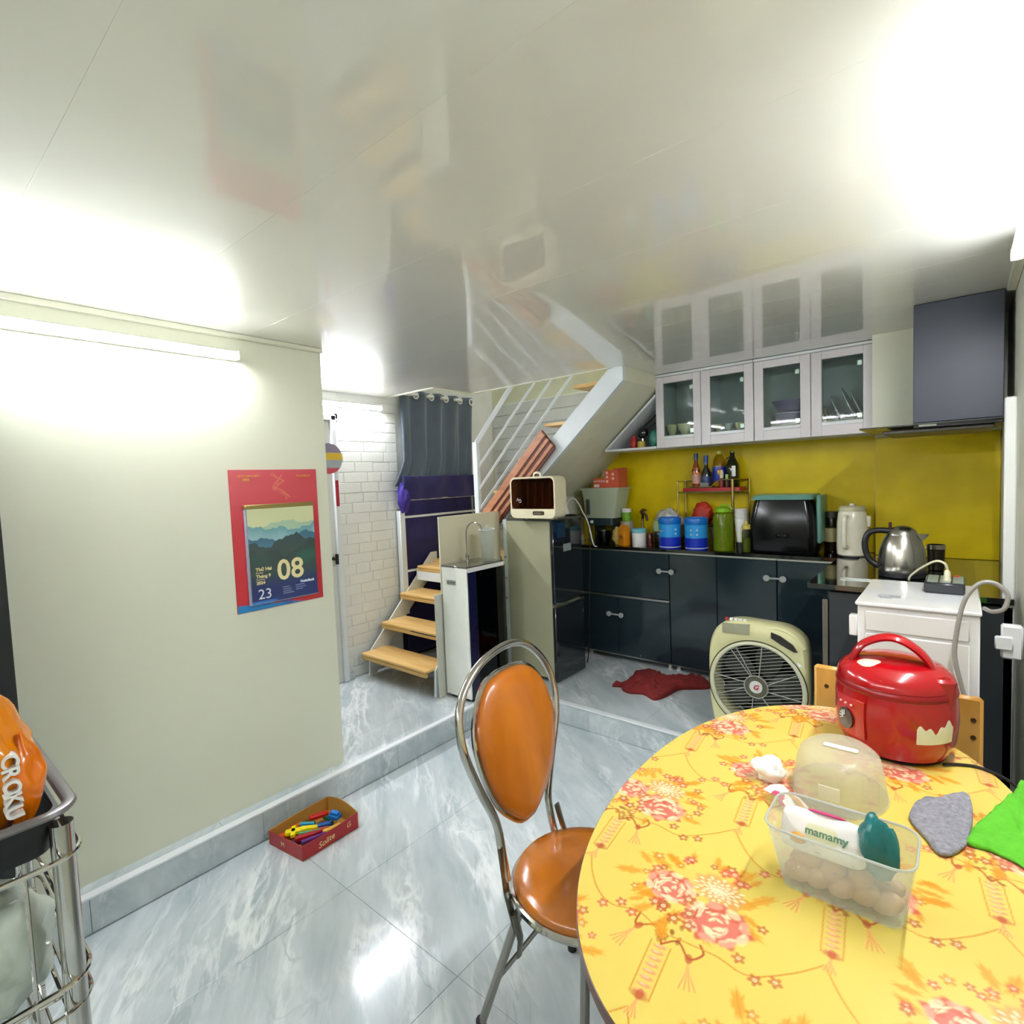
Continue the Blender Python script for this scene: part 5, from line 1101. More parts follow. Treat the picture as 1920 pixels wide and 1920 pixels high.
def strip_(x0, x1, y0, y1, dz, m, name):
    b = B(); rows_ = []
    for i in range(17):
        f = i/16; x = x0+(x1-x0)*f; z_ = .006*math.sin(f*7)+.002*math.sin(f*21)+dz; w_ = 1-.35*math.exp(-((f-.28)/.08)**2)
        rows_.append([(x, y0*w_, z_), (x, (y0+y1)/2*w_, z_+.005), (x, y1*w_, z_), (x, (y0+y1)/2*w_, z_-.003)])
    b.loft(rows_, True, Mx); obj(name, b, m, t)
strip_(-.075, .095, -.022, .022, 0, M_paperw, 'wrapper')
strip_(-.050, .020, -.023, -.004, .003, mat('pink_print', '#cf4f74', .4), 'pink_band')
strip_(-.03, .055, .0, .012, .0055, mat('orange_print', '#e2a860', .4), 'orange_band')
def flatcloth(name, poly, z, m, label, seed, th=.010, amp=.006, sub=10):
    cx0 = sum(p[0] for p in poly)/len(poly); cy0 = sum(p[1] for p in poly)/len(poly)
    pts = [(p[0], p[1]) for p in smooth_path([(a, b_, 0) for a, b_ in poly], 6, closed=True)]; rings = []
    def R_(k, zf): return [(cx0+(x-cx0)*k, cy0+(y-cy0)*k, z+zf*(th+amp*max(-1, 1.6*noise.noise(Vector((x*k*28+seed, y*k*28, 0)))))) for x, y in pts]
    for k, zf in ((.3, 0), (.96, 0), (1.0, .35), (.985, .8), (.93, 1.0), (.8, 1.0), (.62, 1.05), (.45, 1.0), (.3, 1.05), (.15, 1.0), (.01, 1.0)): rings.append(R_(k, zf))
    return solo(name, B().loft(rings), m, label, 'cloth', ang=180)
flatcloth('felt_cloth', [(-.082, 1.375), (-.060, 1.47), (-.03, 1.49), (-.015, 1.515), (.012, 1.545), (.022, 1.50), (.022, 1.42), (.012, 1.33), (-.012, 1.275), (-.032, 1.27), (-.05, 1.305)], .7505, mat('grey_felt', '#8f8e94', .95, var=.25, scale=120, bump=.5, bscale=300), 'fuzzy grey felt cloth beside the green cloth', 3)
flatcloth('microfibre_cloth', [(.010, 1.345), (.045, 1.47), (.09, 1.60), (.115, 1.68), (.15, 1.66), (.153, 1.45), (.15, 1.28), (.115, 1.27), (.09, 1.315), (.05, 1.335)], .7505, mat('lime_cloth', '#5cb826', .9, var=.08, scale=60, bump=.4, bscale=200), 'bright green microfibre cloth hanging over the right table edge', 9, .009, .008)

# ------------------------------------------------------------ box fan
t = thing('box_fan', 'beige box fan with a round grille standing behind the table', 'fan', (-.78, 2.80, ZP))
M_fan = mat('khaki_plastic', '#cfcc98', .35, var=.02)
ang0 = arc(0, 0, 1, 0, 360, 64)[:-1]
def fanbody():
    cx, cz, hr = -.772, .438, .218
    outer = []
    ctrl = [(-1.000, .30), (-1.008, .45), (-1.003, .60), (-.975, .69), (-.93, .735), (-.86, .752), (-.75, .750), (-.64, .742), (-.575, .70), (-.552, .64), (-.545, .50), (-.545, .30), (-.56, .17), (-.62, .135), (-.78, .132), (-.92, .138), (-.975, .19)]
    sp = smooth_path([(x, z, 0) for x, z in ctrl], 5, closed=True); sp = [(p[0], p[1]) for p in sp]
    n = len(sp)
    def ray(c): a = math.atan2(c[1]-cz, c[0]-cx); return (cx+hr*math.cos(a), cz+hr*math.sin(a))
    inner = [ray(p) for p in sp]; k = lambda P, s: [(cx+(x-cx)*s, cz+(z-cz)*s) for x, z in P]
    y0, y1 = 2.75, 2.89; b = B()
    rings = [[(x, y0+.004, z) for x, z in inner], [(x, y0-.004, z) for x, z in k(inner, 1.04)], [(x, y0, z) for x, z in k(sp, .955)], [(x, y0+.018, z) for x, z in sp], [(x, y1-.02, z) for x, z in sp], [(x, y1, z) for x, z in k(sp, .94)], [(x, y1, z) for x, z in inner], [(x, y0+.004, z) for x, z in inner]]
    return b.loft(rings, cap=False)
obj('housing', fanbody(), M_fan, t, ang=50)
cf = (-.772, .438)
obj('grille_ring', B().tube([(cf[0]+.215*x, 2.752, cf[1]+.215*z) for x, z in ang0], .010, 8, closed=True), mat('pale_khaki', '#c6c6a8', .3), t)
obj('dark_gap', B().tube([(cf[0]+.229*x, 2.7475, cf[1]+.229*z) for x, z in ang0], .0028, 6, closed=True), mat('gap_brown', '#2a2314', .6), t)
M_gr = mat('grille_grey', '#94948a', .35)
Mt_ = Matrix.Rotation(.38, 4, 'Y')
for k in range(-12, 13):
    d = k*.0162; h = math.sqrt(max(0, .207**2-d*d))
    if h < .02: continue
    a_, c_ = .26, 0; ca, sa = math.cos(a_), math.sin(a_)
    p1 = (cf[0]-h*ca-d*sa, 2.750, cf[1]-h*sa+d*ca); p2 = (cf[0]+h*ca-d*sa, 2.750, cf[1]+h*sa+d*ca)
    obj('grille_bar', B().tube([p1, p2], .0017, 5), M_gr, t)
for a in (20, 75, 110, 118, 165, 195, 255, 300, 345):
    a = math.radians(a); obj('grille_spoke', B().tube([(cf[0]+.055*math.cos(a), 2.746, cf[1]+.055*math.sin(a)), (cf[0]+.208*math.cos(a+.12), 2.746, cf[1]+.208*math.sin(a+.12))], .0026, 6), M_gr, t)
obj('hub_ring', B().tube([(cf[0]+.055*x, 2.744, cf[1]+.055*z) for x, z in ang0[::2]], .003, 6, closed=True), M_gr, t)
Mh = Matrix.Translation((cf[0], 2.748, cf[1])) @ Matrix.Rotation(PI/2, 4, 'X')
obj('hub', B().lathe([(.052, -.02), (.052, .002), (.036, .005), (.034, .004)], 28, M=Mh), mat('hub_olive', '#5a5843', .3), t)
obj('hub_badge', B().lathe([(.032, .0), (.030, .008), (.001, .010)], 24, M=Mh), mat('hub_white', '#d2d4cc', .3), t)
text('hub_emblem', 'G', .034, mat('red_emblem', '#c0202c', .4), t, (cf[0], 2.7375, cf[1]-.011), FY, align='CENTER', bold=.001, shear=.3)
for k in range(5):
    M = Matrix.Translation((cf[0], 2.82, cf[1])) @ Matrix.Rotation(2*PI*k/5, 4, 'Y')
    b = B(); rr_ = []
    for i in range(7):
        f = i/6; x = .04+.15*f; w_ = .035+.03*math.sin(PI*f*.8); yy_ = .02*(1-f)
        rr_.append([(x, -yy_, -w_), (x, yy_+.004, w_), (x, yy_+.007, w_), (x, -yy_+.003, -w_)])
    obj('blade', b.loft(rr_, True, M), mat('fan_blade', '#34372f', .3), t)
obj('rear_grille', B().lathe([(.205, -.125), (.205, -.128), (.001, -.128)], 28, M=Mh), mat('rear_dark', '#0e0f0d', .8), t)
def shell_patch(pts, y0, y1, m, name): obj(name, B().prism(pts, 'y', y0, y1), m, t)
shell_patch([(-.93, .69), (-.80, .695), (-.80, .745), (-.93, .735)], 2.742, 2.76, mat('control_khaki', '#96957a', .4), 'control_panel')
shell_patch([(-.70, .722), (-.66, .71), (-.605, .675), (-.585, .645), (-.60, .642), (-.655, .668), (-.70, .695)], 2.742, 2.76, mat('handle_gap', '#242019', .6), 'handle_slot')
obj('handle_bar', B().tube(smooth_path([(-.73, 2.765, .735), (-.66, 2.762, .738), (-.60, 2.762, .710), (-.562, 2.765, .655)], 5), .013, 8), M_fan, t)
for k in range(5): obj('button', B().box(-.925+.022*k, -.909+.022*k, 2.77, 2.785, .747, .762, .002), mat('red_button', '#a82a20', .4) if k == 0 else M_wht, t)
obj('sticker', B().prism([(-.615, .575), (-.585, .595), (-.566, .582), (-.595, .560)], 'y', 2.747, 2.752), M_wht, t)
for x in (-.9, -.62): obj('foot', B().box(x-.03, x+.03, 2.76, 2.88, ZP, ZP+.008, .002), M_rubber, t)

# ------------------------------------------------------------ red floor cloth
b = B(); n = 64; rings = []
oc = smooth_path([(x, y, 0) for x, y in [(-1.745, 3.039), (-1.70, 3.09), (-1.70, 3.20), (-1.72, 3.36), (-1.62, 3.42), (-1.52, 3.36), (-1.43, 3.40), (-1.34, 3.47), (-1.28, 3.45), (-1.22, 3.36), (-1.30, 3.28), (-1.37, 3.22), (-1.39, 3.08), (-1.43, 2.99), (-1.52, 3.03), (-1.60, 3.00), (-1.66, 3.02), (-1.69, 3.06)]], 6, closed=True)
c0 = (-1.53, 3.19)
for k in (1.0, .99, .96, .9, .82, .72, .6, .48, .36, .24, .12, .01):
    rings.append([(c0[0]+(p[0]-c0[0])*k, c0[1]+(p[1]-c0[1])*k, ZP+(.0 if k == 1 else .012+.045*(1-k)**.5*(.6+1.6*abs(noise.noise(Vector((p[0]*k*9, p[1]*k*9, 1)))))+.028*abs(noise.noise(Vector((p[0]*k*24, p[1]*k*24, 4)))))) for p in oc])
solo('floor_cloth', b.loft(rings), mat('brick_red_cloth', '#7d1f1d', .9, var=.12, scale=30, bump=.3, bscale=80), 'crumpled dark red cloth on the raised floor before the cabinets', 'cloth', ang=180)

# ------------------------------------------------------------ things on the counter
t = thing('rice_dispenser', 'pale green rice dispenser with a dark base at the counter left end', 'dispenser', (-2.08, 3.62, CT))
M_sage = mat('sage_plastic', '#afbaa2', .35)
obj('hopper', B().loft([[(x, y, 1.19) for x, y in rrect(-2.235, -1.985, 3.56, 3.74, .02)], [(x, y, 1.405) for x, y in rrect(-2.262, -1.945, 3.545, 3.755, .02)]]), M_sage, t)
obj('lid', B().prism(rrect(-2.275, -1.935, 3.535, 3.765, .02), 'z', 1.405, 1.418), M_sage, t)
obj('level_window', B().prism(rrect(-2.215, -2.19, 1.215, 1.335, .008), 'y', 3.541, 3.556), mat('window_grey', '#3a4647', .3), t)
obj('base', B().prism(rrect(-2.225, -2.0, 3.56, 3.74, .02), 'z', 1.135, 1.19), mat('dark_teal_plastic', '#26363a', .3), t)
obj('stand', B().box(-2.22, -2.16, 3.66, 3.74, CT, 1.135, .006), MATS['dark_teal_plastic'], t)
obj('stand', B().box(-2.06, -2.005, 3.66, 3.74, CT, 1.135, .006), MATS['dark_teal_plastic'], t)
obj('button', B().box(-2.19, -2.165, 3.55, 3.562, 1.15, 1.172, .003), M_wht, t)
solo('measuring_cup', B().lathe([(.04, 0), (.044, .004), (.058, .10), (.056, .10), (.042, .006), (.001, .006)], 20, c=(-2.11, 3.61, CT)), thin_glass('grey_clear', '#a9b4b6'), 'clear measuring cup under the rice dispenser', 'cup')
t = thing('cardboard_box', 'orange and white cardboard box open on top of the rice dispenser', 'box', (-2.05, 3.65, 1.418))
M_ob = mat('orange_card', '#c9583a', .5, var=.1, scale=14)
obj('front', B().box(-2.165, -1.945, 3.57, 3.574, 1.418, 1.49), M_ob, t, smooth=False); obj('side', B().box(-2.165, -2.161, 3.574, 3.70, 1.418, 1.49), M_ob, t, smooth=False)
obj('side', B().box(-1.949, -1.945, 3.574, 3.70, 1.418, 1.56), M_ob, t, smooth=False); obj('back', B().box(-2.06, -1.945, 3.70, 3.704, 1.418, 1.565), M_ob, t, smooth=False)
obj('flap', B().prism([(-2.165, 1.49), (-2.06, 1.49), (-2.08, 1.545), (-2.15, 1.555)], 'y', 3.70, 3.703), mat('pale_card', '#b9b6a2', .6), t, smooth=False)
obj('raised_panel', B().box(-2.06, -1.948, 3.566, 3.569, 1.418, 1.55), M_ob, t, smooth=False)
text('printed_lettering', 'NUTRITION', .018, M_wht, t, (-2.16, 3.5695, 1.462), FY)
obj('barcode_patch', B().box(-2.155, -2.11, 3.5685, 3.57, 1.425, 1.445), M_wht, t, smooth=False)
for k in range(5): obj('printed_dot', B().lathe([(.011, 0), (.001, .001)], 10, M=Matrix.Translation((-2.04+.05*(k % 2), 3.5655, 1.53-.032*(k//2)-.012*(k % 2))) @ Matrix.Rotation(PI/2, 4, 'X')), mat('pale_orange', '#e8b49a', .5), t)
def cyl_thing(name, label, cat, x, y, parts, group=None):
    t_ = thing(name, label, cat, (x, y, CT), group)
    for nm, prof, m in parts: obj(nm, B().lathe(prof, 26, c=(x, y, CT)), m, t_)
    return t_
# green-lidded jar on clear tub
cyl_thing('plastic_tub', 'low clear plastic tub under the green jar', 'tub', -1.935, 3.66, [('tub', [(.045, .0), (.047, .08), (.05, .13), (.044, .165)], mat('clear_tub', '#a9a796', .3)), ('tub_lid', [(.048, .165), (.048, .172), (.001, .173)], mat('tub_lid', '#bdbab0', .4))])
t = thing('jar', 'small green and white jar on top of the clear tub', 'jar', (-1.935, 3.66, CT+.173))
obj('body', B().lathe([(.034, .174), (.035, .24)], 20, c=(-1.935, 3.66, CT)), mat('lime_green', '#79b02c', .35), t); obj('lid', B().lathe([(.036, .24), (.036, .268), (.001, .27)], 20, c=(-1.935, 3.66, CT)), M_wht, t)
# orange carton
t = thing('carton', 'small orange carton with a brown emblem on the counter', 'carton', (-1.90, 3.555, CT))
Mc = Matrix.Translation((-1.908, 3.56, 0)) @ Matrix.Rotation(-.35, 4, 'Z')
obj('body', B().box(-.035, .035, -.03, .03, CT, CT+.12, .004, M=Mc), mat('orange_carton', '#dd8d14', .35), t)
obj('gable', B().prism([(-.03, CT+.12), (.03, CT+.12), (0, CT+.155)], 'x', -.034, .034, M=Mc), MATS['orange_carton'], t)
obj('emblem', B().tube([tuple(Mc @ Vector((.018*math.cos(a), -.0315, CT+.065+.018*math.sin(a)))) for a in np.linspace(0, 2*PI, 21)[:-1]], .0022, 6, closed=True), mat('brown_ink', '#7c3a14', .5), t)
obj('emblem_bar', B().box(-.012, .012, -.032, -.0305, CT+.06, CT+.07, M=Mc), MATS['brown_ink'], t, smooth=False)
# white tub with light-blue lid
cyl_thing('white_tub', 'white plastic tub with a pale blue lid beside the orange carton', 'tub', -1.788, 3.56, [('tub', [(.046, 0), (.049, .005), (.05, .10), (.046, .102)], M_wht), ('lid', [(.052, .102), (.053, .125), (.045, .132), (.001, .133)], mat('aqua_lid', '#6fb7c4', .4))])
# little wooden-and-wire spoon holder behind (brown animal-like faucet shape)
t = thing('tap', 'brass coloured kitchen tap standing behind the white tub', 'tap', (-1.80, 3.70, CT))
M_brass = mat('dull_brass', '#8d7c5e', .25, metal=.9)
obj('stem', B().lathe([(.014, 0), (.014, .02), (.009, .03), (.009, .2)], 14, c=(-1.83, 3.71, CT)), M_brass, t)
obj('spout', B().tube(smooth_path([(-1.83, 3.71, CT+.19), (-1.815, 3.69, CT+.225), (-1.78, 3.66, CT+.22), (-1.765, 3.65, CT+.18)], 5), .010, 8), mat('dark_brass', '#5a4632', .3, metal=.8), t)
obj('handle', B().tube([(-1.85, 3.71, CT+.235), (-1.83, 3.71, CT+.255), (-1.80, 3.71, CT+.25)], .008, 8), MATS['dark_brass'], t); obj('valve', B().ball((-1.83, 3.71, CT+.23), .016), MATS['dark_brass'], t)
crumple('yellow_packet', (-1.975, 3.58, CT), .035, .03, .13, mat('yellow_pack', '#c9b266', .4, var=.3, scale=20), 41, 'crinkled yellow food packet behind the orange carton', 'packet')
solo('red_jar', B().lathe([(.026, 0), (.028, .005), (.028, .07), (.024, .08), (.024, .095), (.001, .096)], 16, c=(-1.722, 3.60, CT), sx=.85, sy=.85), mat('maroon_glass', '#4a1a18', .15), 'small maroon jar right of the white tub', 'jar')
cyl_thing('spice_jar', 'clear jar with a pale green lid left of the blue cans', 'jar', -1.665, 3.62, [('glass', [(.028, 0), (.03, .004), (.03, .10), (.026, .11)], thin_glass('jar_glass', '#b8c0b4')), ('lid', [(.032, .11), (.032, .185), (.001, .187)], mat('pale_green_lid', '#b4c98e', .4))])
crumple('foil_bag', (-1.63, 3.715, CT), .11, .05, .26, mat('silver_foil', '#d5d5cf', .3, var=.1, scale=10, metal=.2), 45, 'white crumpled foil bag behind the blue cans', 'bag', amp=.3)
# blue cans
M_bl = mat('can_blue', '#0f6fc4', .3); M_db = mat('can_dark_blue', '#1430b4', .3); M_lb = mat('can_light', '#2e9ae0', .3)
def can(x, label, txt, sq):
    t = thing('milk_can', label, 'can', (x, 3.555, CT), 'blue powder cans on the counter')
    obj('lower_band', B().lathe([(.072, .0), (.074, .004), (.074, .082)], 30, c=(x, 3.555, CT)), M_db, t)
    obj('upper_band', B().lathe([(.074, .082), (.074, .17)], 30, c=(x, 3.555, CT)), M_lb, t)
    obj('lid', B().lathe([(.0755, .170), (.077, .173), (.077, .205), (.073, .214), (.068, .216), (.066, .209), (.001, .209)], 30, c=(x, 3.555, CT)), M_bl, t)
    obj('bottom_line', B().lathe([(.0744, .012), (.0746, .0125), (.0746, .0165), (.0744, .017)], 30, c=(x, 3.555, CT)), M_wht, t)
    if txt:
        def cv(v):
            a = -PI/2-.42+(v.x-.03)/.0748; return Vector((.0748*math.cos(a)+v.z*0, .0748*math.sin(a), .118+v.y))
        text('printed_lettering', txt, .028, M_wht, t, (0, 0, 0), FY, bold=.0008, curve=cv)
    for a in sq:
        for zz in (.105, .135): obj('printed_square', B().ball((x+.0745*math.cos(a), 3.555+.0745*math.sin(a), CT+zz), .006, .006, .006, n=8, m=6), M_wht, t)
    return t
can(-1.553, 'blue powder can with white lettering, left of the two cans', 'nlac', (-PI/2+.95,))
can(-1.367, 'blue powder can with white squares, right of the two cans', '', (-PI/2-.1, -PI/2+.45))
# two tier rack
t = thing('counter_rack', 'gold and chrome two tier rack with a red tray on the counter', 'rack', (-1.26, 3.62, CT))
M_gd = mat('pale_gold_metal', '#c9b27a', .2, metal=1)
X0, X1, Y0, Y1 = -1.519, -1.085, 3.625, 3.765
for x, y in ((X0, Y0), (X1, Y1), (X0, Y1)): obj('post', B().tube([(x, y, CT), (x, y, 1.455)], .0065, 8), M_gd, t)
obj('post', B().tube([(-1.148, Y0, CT), (-1.148, Y0, 1.455)], .009, 10), M_gd, t)
obj('tray_rail', B().tube([(p[0], p[1], 1.372) for p in rrect(X0, X1, Y0, Y1, .02)], .0045, 6, closed=True), M_gd, t)
obj('lower_rail', B().tube([(p[0], p[1], 1.14) for p in rrect(X0, X1, Y0, Y1, .02)], .0035, 6, closed=True), M_chrome, t)
for k in range(10): obj('lower_wire', B().tube([(X0+.042*(k+.5), Y0, 1.14), (X0+.042*(k+.5), Y1, 1.14)], .0018, 5), M_chrome, t)
obj('guard_rail', B().tube([(X0, Y0, 1.448), (-1.472, Y0, 1.448), (-1.43, Y0, 1.408), (-1.288, Y0, 1.408), (-1.236, Y0, 1.452), (-1.148, Y0, 1.452)], .0035, 6), M_gd, t)
obj('guard_rail', B().tube([(-1.148, Y0, 1.452), (X1, Y1, 1.452)], .0035, 6), M_gd, t)
obj('guard_rail', B().tube([(X0, Y1, 1.448), (X1, Y1, 1.448)], .0035, 6), M_gd, t)
obj('red_tray', B().prism(rrect(X0+.03, X1-.012, Y0+.008, Y1-.01, .015), 'z', 1.377, 1.40), mat('tray_red', '#a30f16', .3), t)
ZT = 1.401
def bottle(x, y, z, prof, m, label, extra=(), name='bottle'):
    t_ = thing(name, label, 'bottle', (x, y, z), 'bottles on the red tray')
    obj('glass', B().lathe(prof, 20, c=(x, y, z)), m, t_)
    for nm, p_, mm_ in extra: obj(nm, B().lathe(p_, 20, c=(x, y, z)), mm_, t_)
    return t_
M_amb = mat('amber_sauce', '#8a3a14', .12, coat=.5); M_drk = mat('dark_bottle', '#1b1f16', .1, coat=.5)
bottle(-1.405, 3.675, ZT, [(.026, 0), (.028, .005), (.028, .12), (.013, .17), (.011, .19)], M_amb, 'tall sauce bottle with orange label and blue cap, leftmost on the tray', (('label_band', [(.0284, .03), (.0288, .032), (.0288, .09), (.0284, .092)], mat('pink_label', '#c7968a', .4)), ('label_band', [(.0284, .095), (.0288, .098), (.024, .135), (.020, .14)], mat('orange_label', '#d07a2a', .4)), ('cap', [(.014, .19), (.014, .235), (.001, .236)], mat('blue_cap', '#2c4a74', .3))))
bottle(-1.342, 3.69, ZT, [(.028, 0), (.03, .005), (.03, .10), (.013, .14), (.012, .17)], M_drk, 'dark soy bottle with a blue cap, second on the tray', (('label_band', [(.0304, .02), (.0308, .022), (.0308, .075), (.0304, .077)], mat('navy_label', '#2c3d78', .4)), ('cap', [(.015, .165), (.015, .218), (.001, .219)], mat('blue_cap2', '#26508a', .3))))
bottle(-1.258, 3.705, ZT, [(.040, 0), (.043, .006), (.043, .15), (.034, .19), (.016, .225)], thin_glass('oil_plastic', '#e8dc86'), 'clear oil bottle with a blue and yellow label on the tray', (('oil', [(.038, .005), (.041, .01), (.041, .12), (.001, .12)], mat('cooking_oil', '#c9a81c', .1)), ('label_band', [(.0434, .04), (.0438, .042), (.0438, .135), (.0434, .137)], mat('royal_label', '#1b2f9a', .35)), ('cap', [(.017, .222), (.017, .245), (.001, .246)], mat('yellow_cap', '#e2d45a', .35))))
t_ = thing('bottle_sticker', 'yellow sun shaped print on the front of the clear oil bottle', 'label', (-1.248, 3.66, ZT+.09))
obj('print', B().ball((-1.245, 3.664, ZT+.10), .020, .003, .020), mat('sun_yellow', '#e6c21c', .4), t_); obj('print_red', B().ball((-1.238, 3.6625, ZT+.115), .010, .004, .008), mat('print_red', '#c03020', .4), t_)
t_ = bottle(-1.170, 3.70, ZT, [(.040, 0), (.044, .006), (.044, .12), (.040, .15), (.016, .195), (.014, .232), (.016, .234), (.001, .236)], mat('olive_bottle', '#23230d', .1, coat=.5), 'dark olive flask bottle with a white label, rightmost on the tray')
obj('label_patch', B().box(-1.162, -1.137, 3.654, 3.660, ZT+.07, ZT+.14, .002), M_wht, t_); obj('ear', B().tube(smooth_path([(-1.183, 3.70, ZT+.2), (-1.205, 3.70, ZT+.19), (-1.2, 3.70, ZT+.165)], 4), .004, 6), MATS['olive_bottle'], t_)
bottle(-1.225, 3.648, ZT, [(.015, 0), (.016, .03), (.014, .055), (.008, .06)], mat('red_pepper', '#7a1a12', .3), 'tiny dark pepper shaker in front of the oil bottle', (('cap', [(.012, .06), (.013, .10), (.009, .115), (.001, .116)], mat('ivory_cap', '#dccda0', .4)),))
bottle(-1.192, 3.652, ZT, [(.012, 0), (.013, .03), (.012, .05), (.007, .055)], mat('brown_spice', '#4a2c1a', .3), 'tiny spice shaker with a green top on the tray', (('cap', [(.010, .055), (.010, .085), (.001, .086)], mat('green_tip', '#a9c070', .4)),))
solo('butter_dish', B().box(-1.37, -1.31, 3.64, 3.658, ZT, ZT+.035, .005), frosted('butter_clear', '#c3c3bd', .4, .2), 'small clear dish in front of the soy bottle on the tray', 'dish')
# below the tray
crumple('red_net_bag', (-1.375, 3.705, 1.145), .07, .045, .155, mat('red_net', '#b32a12', .5, var=.35, scale=22), 51, 'red net bag of onions under the red tray', 'bag', amp=.2)
crumple('pale_bag', (-1.27, 3.72, CT), .05, .035, .20, mat('beige_bag', '#a59a78', .5, var=.25, scale=18), 53, 'beige packet between the blue can and green bottle', 'packet', amp=.3)
t = thing('water_bottle', 'tall translucent green water bottle on the counter', 'bottle', (-1.185, 3.50, CT))
gb = (-1.188, 3.555, CT)
obj('body', B().lathe([(.055, 0), (.062, .008), (.063, .22), (.055, .245), (.042, .252)], 28, c=gb), frosted('green_plastic', '#7f9a10', .25, .15), t)
obj('cap', B().lathe([(.042, .252), (.046, .256), (.046, .276), (.03, .286), (.001, .288)], 24, c=gb), mat('lime_cap', '#7fb51c', .35), t)
obj('strap', B().tube(smooth_path([(gb[0]-.02, gb[1], CT+.285), (gb[0]+.0, gb[1], CT+.302), (gb[0]+.04, gb[1], CT+.296), (gb[0]+.055, gb[1], CT+.27)], 5), .006, 6), MATS['lime_cap'], t)
for k in range(7): obj('rib', B().tube([(gb[0]+.0632*math.cos(a), gb[1]+.0632*math.sin(a), CT+.04+.026*k) for a in np.linspace(0, 2*PI, 25)[:-1]], .0012, 5, closed=True), MATS['green_plastic'], t)
t = thing('paper_cups', 'tall stack of white cups right of the green bottle', 'cups', (-1.095, 3.6, CT))
for k in range(3): obj('cup', B().lathe([(.030, .13+.03*k), (.040, .21+.03*k), (.042, .212+.03*k), (.038, .21+.03*k), (.028, .135+.03*k), (.001, .135+.03*k)] if k else [(.026, .06), (.040, .21), (.042, .212), (.038, .21), (.024, .065), (.001, .065)], 20, c=(-1.084, 3.58, CT)), M_wht, t)
obj('dark_holder', B().lathe([(.03, 0), (.034, .06), (.001, .06)], 18, c=(-1.084, 3.58, CT)), M_black, t)
cyl_thing('glass_jar', 'glass jar with a yellow lid just left of the air fryer', 'jar', -1.036, 3.525, [('glass', [(.026, 0), (.028, .005), (.028, .13), (.022, .15)], thin_glass('jar_glass2', '#c4c9a0')), ('contents', [(.02, .004), (.024, .008), (.024, .09), (.001, .09)], mat('green_contents', '#6c7a2c', .4)), ('lid', [(.026, .15), (.026, .175), (.012, .18), (.008, .2), (.001, .2)], mat('brass_lid', '#c2b24c', .3))])
# air fryer
t = thing('air_fryer', 'black glossy air fryer with a mint green top and sides', 'air fryer', (-.83, 3.60, CT))
M_mint = mat('mint_plastic', '#6fa394', .3)
def bez(zv, g=0): return None
fr_rings = []
for z, w_, y0 in ((CT+.004, .178, 3.520), (CT+.03, .186, 3.510), (CT+.12, .188, 3.506), (CT+.22, .182, 3.512), (CT+.295, .166, 3.524), (CT+.330, .158, 3.530)):
    fr_rings.append([(x, y, z) for x, y in rrect(-.838-w_, -.838+w_, y0, 3.74, .045)])
obj('body', B().loft(fr_rings), M_frb, t)
obj('top_plate', B().loft([[(x, y, 1.322) for x, y in rrect(-1.010, -.664, 3.508, 3.765, .03)], [(x, y, 1.350) for x, y in rrect(-.995, -.668, 3.535, 3.765, .03)]]), M_mint, t)
obj('side_panel', B().box(-.655, -.630, 3.56, 3.765, 1.06, 1.345, .008), M_mint, t)
obj('handle', B().tube(smooth_path([(-.85, 3.51, 1.10), (-.85, 3.485, 1.11), (-.80, 3.483, 1.11), (-.80, 3.508, 1.10)], 4), .009, 8), M_blackg, t)
# jar with dark lid behind kettle pitcher
cyl_thing('dark_lid_jar', 'clear jar with a dark lid between the air fryer and white kettle', 'jar', -.60, 3.71, [('glass', [(.038, 0), (.04, .005), (.04, .20), (.036, .215)], thin_glass('jar_glass3', '#a79c60')), ('label_band', [(.0405, .07), (.041, .072), (.041, .15), (.0405, .152)], mat('beige_label', '#a59a6a', .5)), ('lid', [(.042, .215), (.042, .25), (.001, .252)], mat('olive_black', '#2f2c1c', .4))])
t = thing('white_kettle', 'tall cream white kettle with a ribbed lid next to the yellow corner', 'kettle', (-.475, 3.60, CT))
KC = (-.480, 3.605, CT)
obj('body', B().lathe([(.070, .008), (.076, .014), (.078, .05), (.076, .19), (.070, .25), (.064, .262)], 34, c=KC), mat('ivory_enamel', '#ece8cf', .25, coat=.3), t)
obj('base', B().lathe([(.072, 0), (.074, .002), (.074, .008)], 30, c=KC), M_black, t)
obj('lid', B().lathe([(.066, .262), (.068, .266), (.066, .282), (.055, .290), (.001, .292)], 30, c=KC), mat('ivory_lid', '#cfcba8', .3), t)
obj('lid_tab', B().box(KC[0]-.012, KC[0]+.012, KC[1]-.02, KC[1]+.01, CT+.290, CT+.304, .004), M_wht, t)
obj('handle', B().tube(smooth_path([(KC[0]-.020, KC[1]-.074, CT+.235), (KC[0]-.022, KC[1]-.100, CT+.228), (KC[0]-.024, KC[1]-.106, CT+.19), (KC[0]-.024, KC[1]-.106, CT+.10), (KC[0]-.022, KC[1]-.096, CT+.065), (KC[0]-.02, KC[1]-.076, CT+.06)], 5), .0125, 10), MATS['ivory_enamel'], t)
obj('spout', B().box(KC[0]+.066, KC[0]+.09, KC[1]-.012, KC[1]+.012, CT+.17, CT+.235, .006), MATS['ivory_enamel'], t)
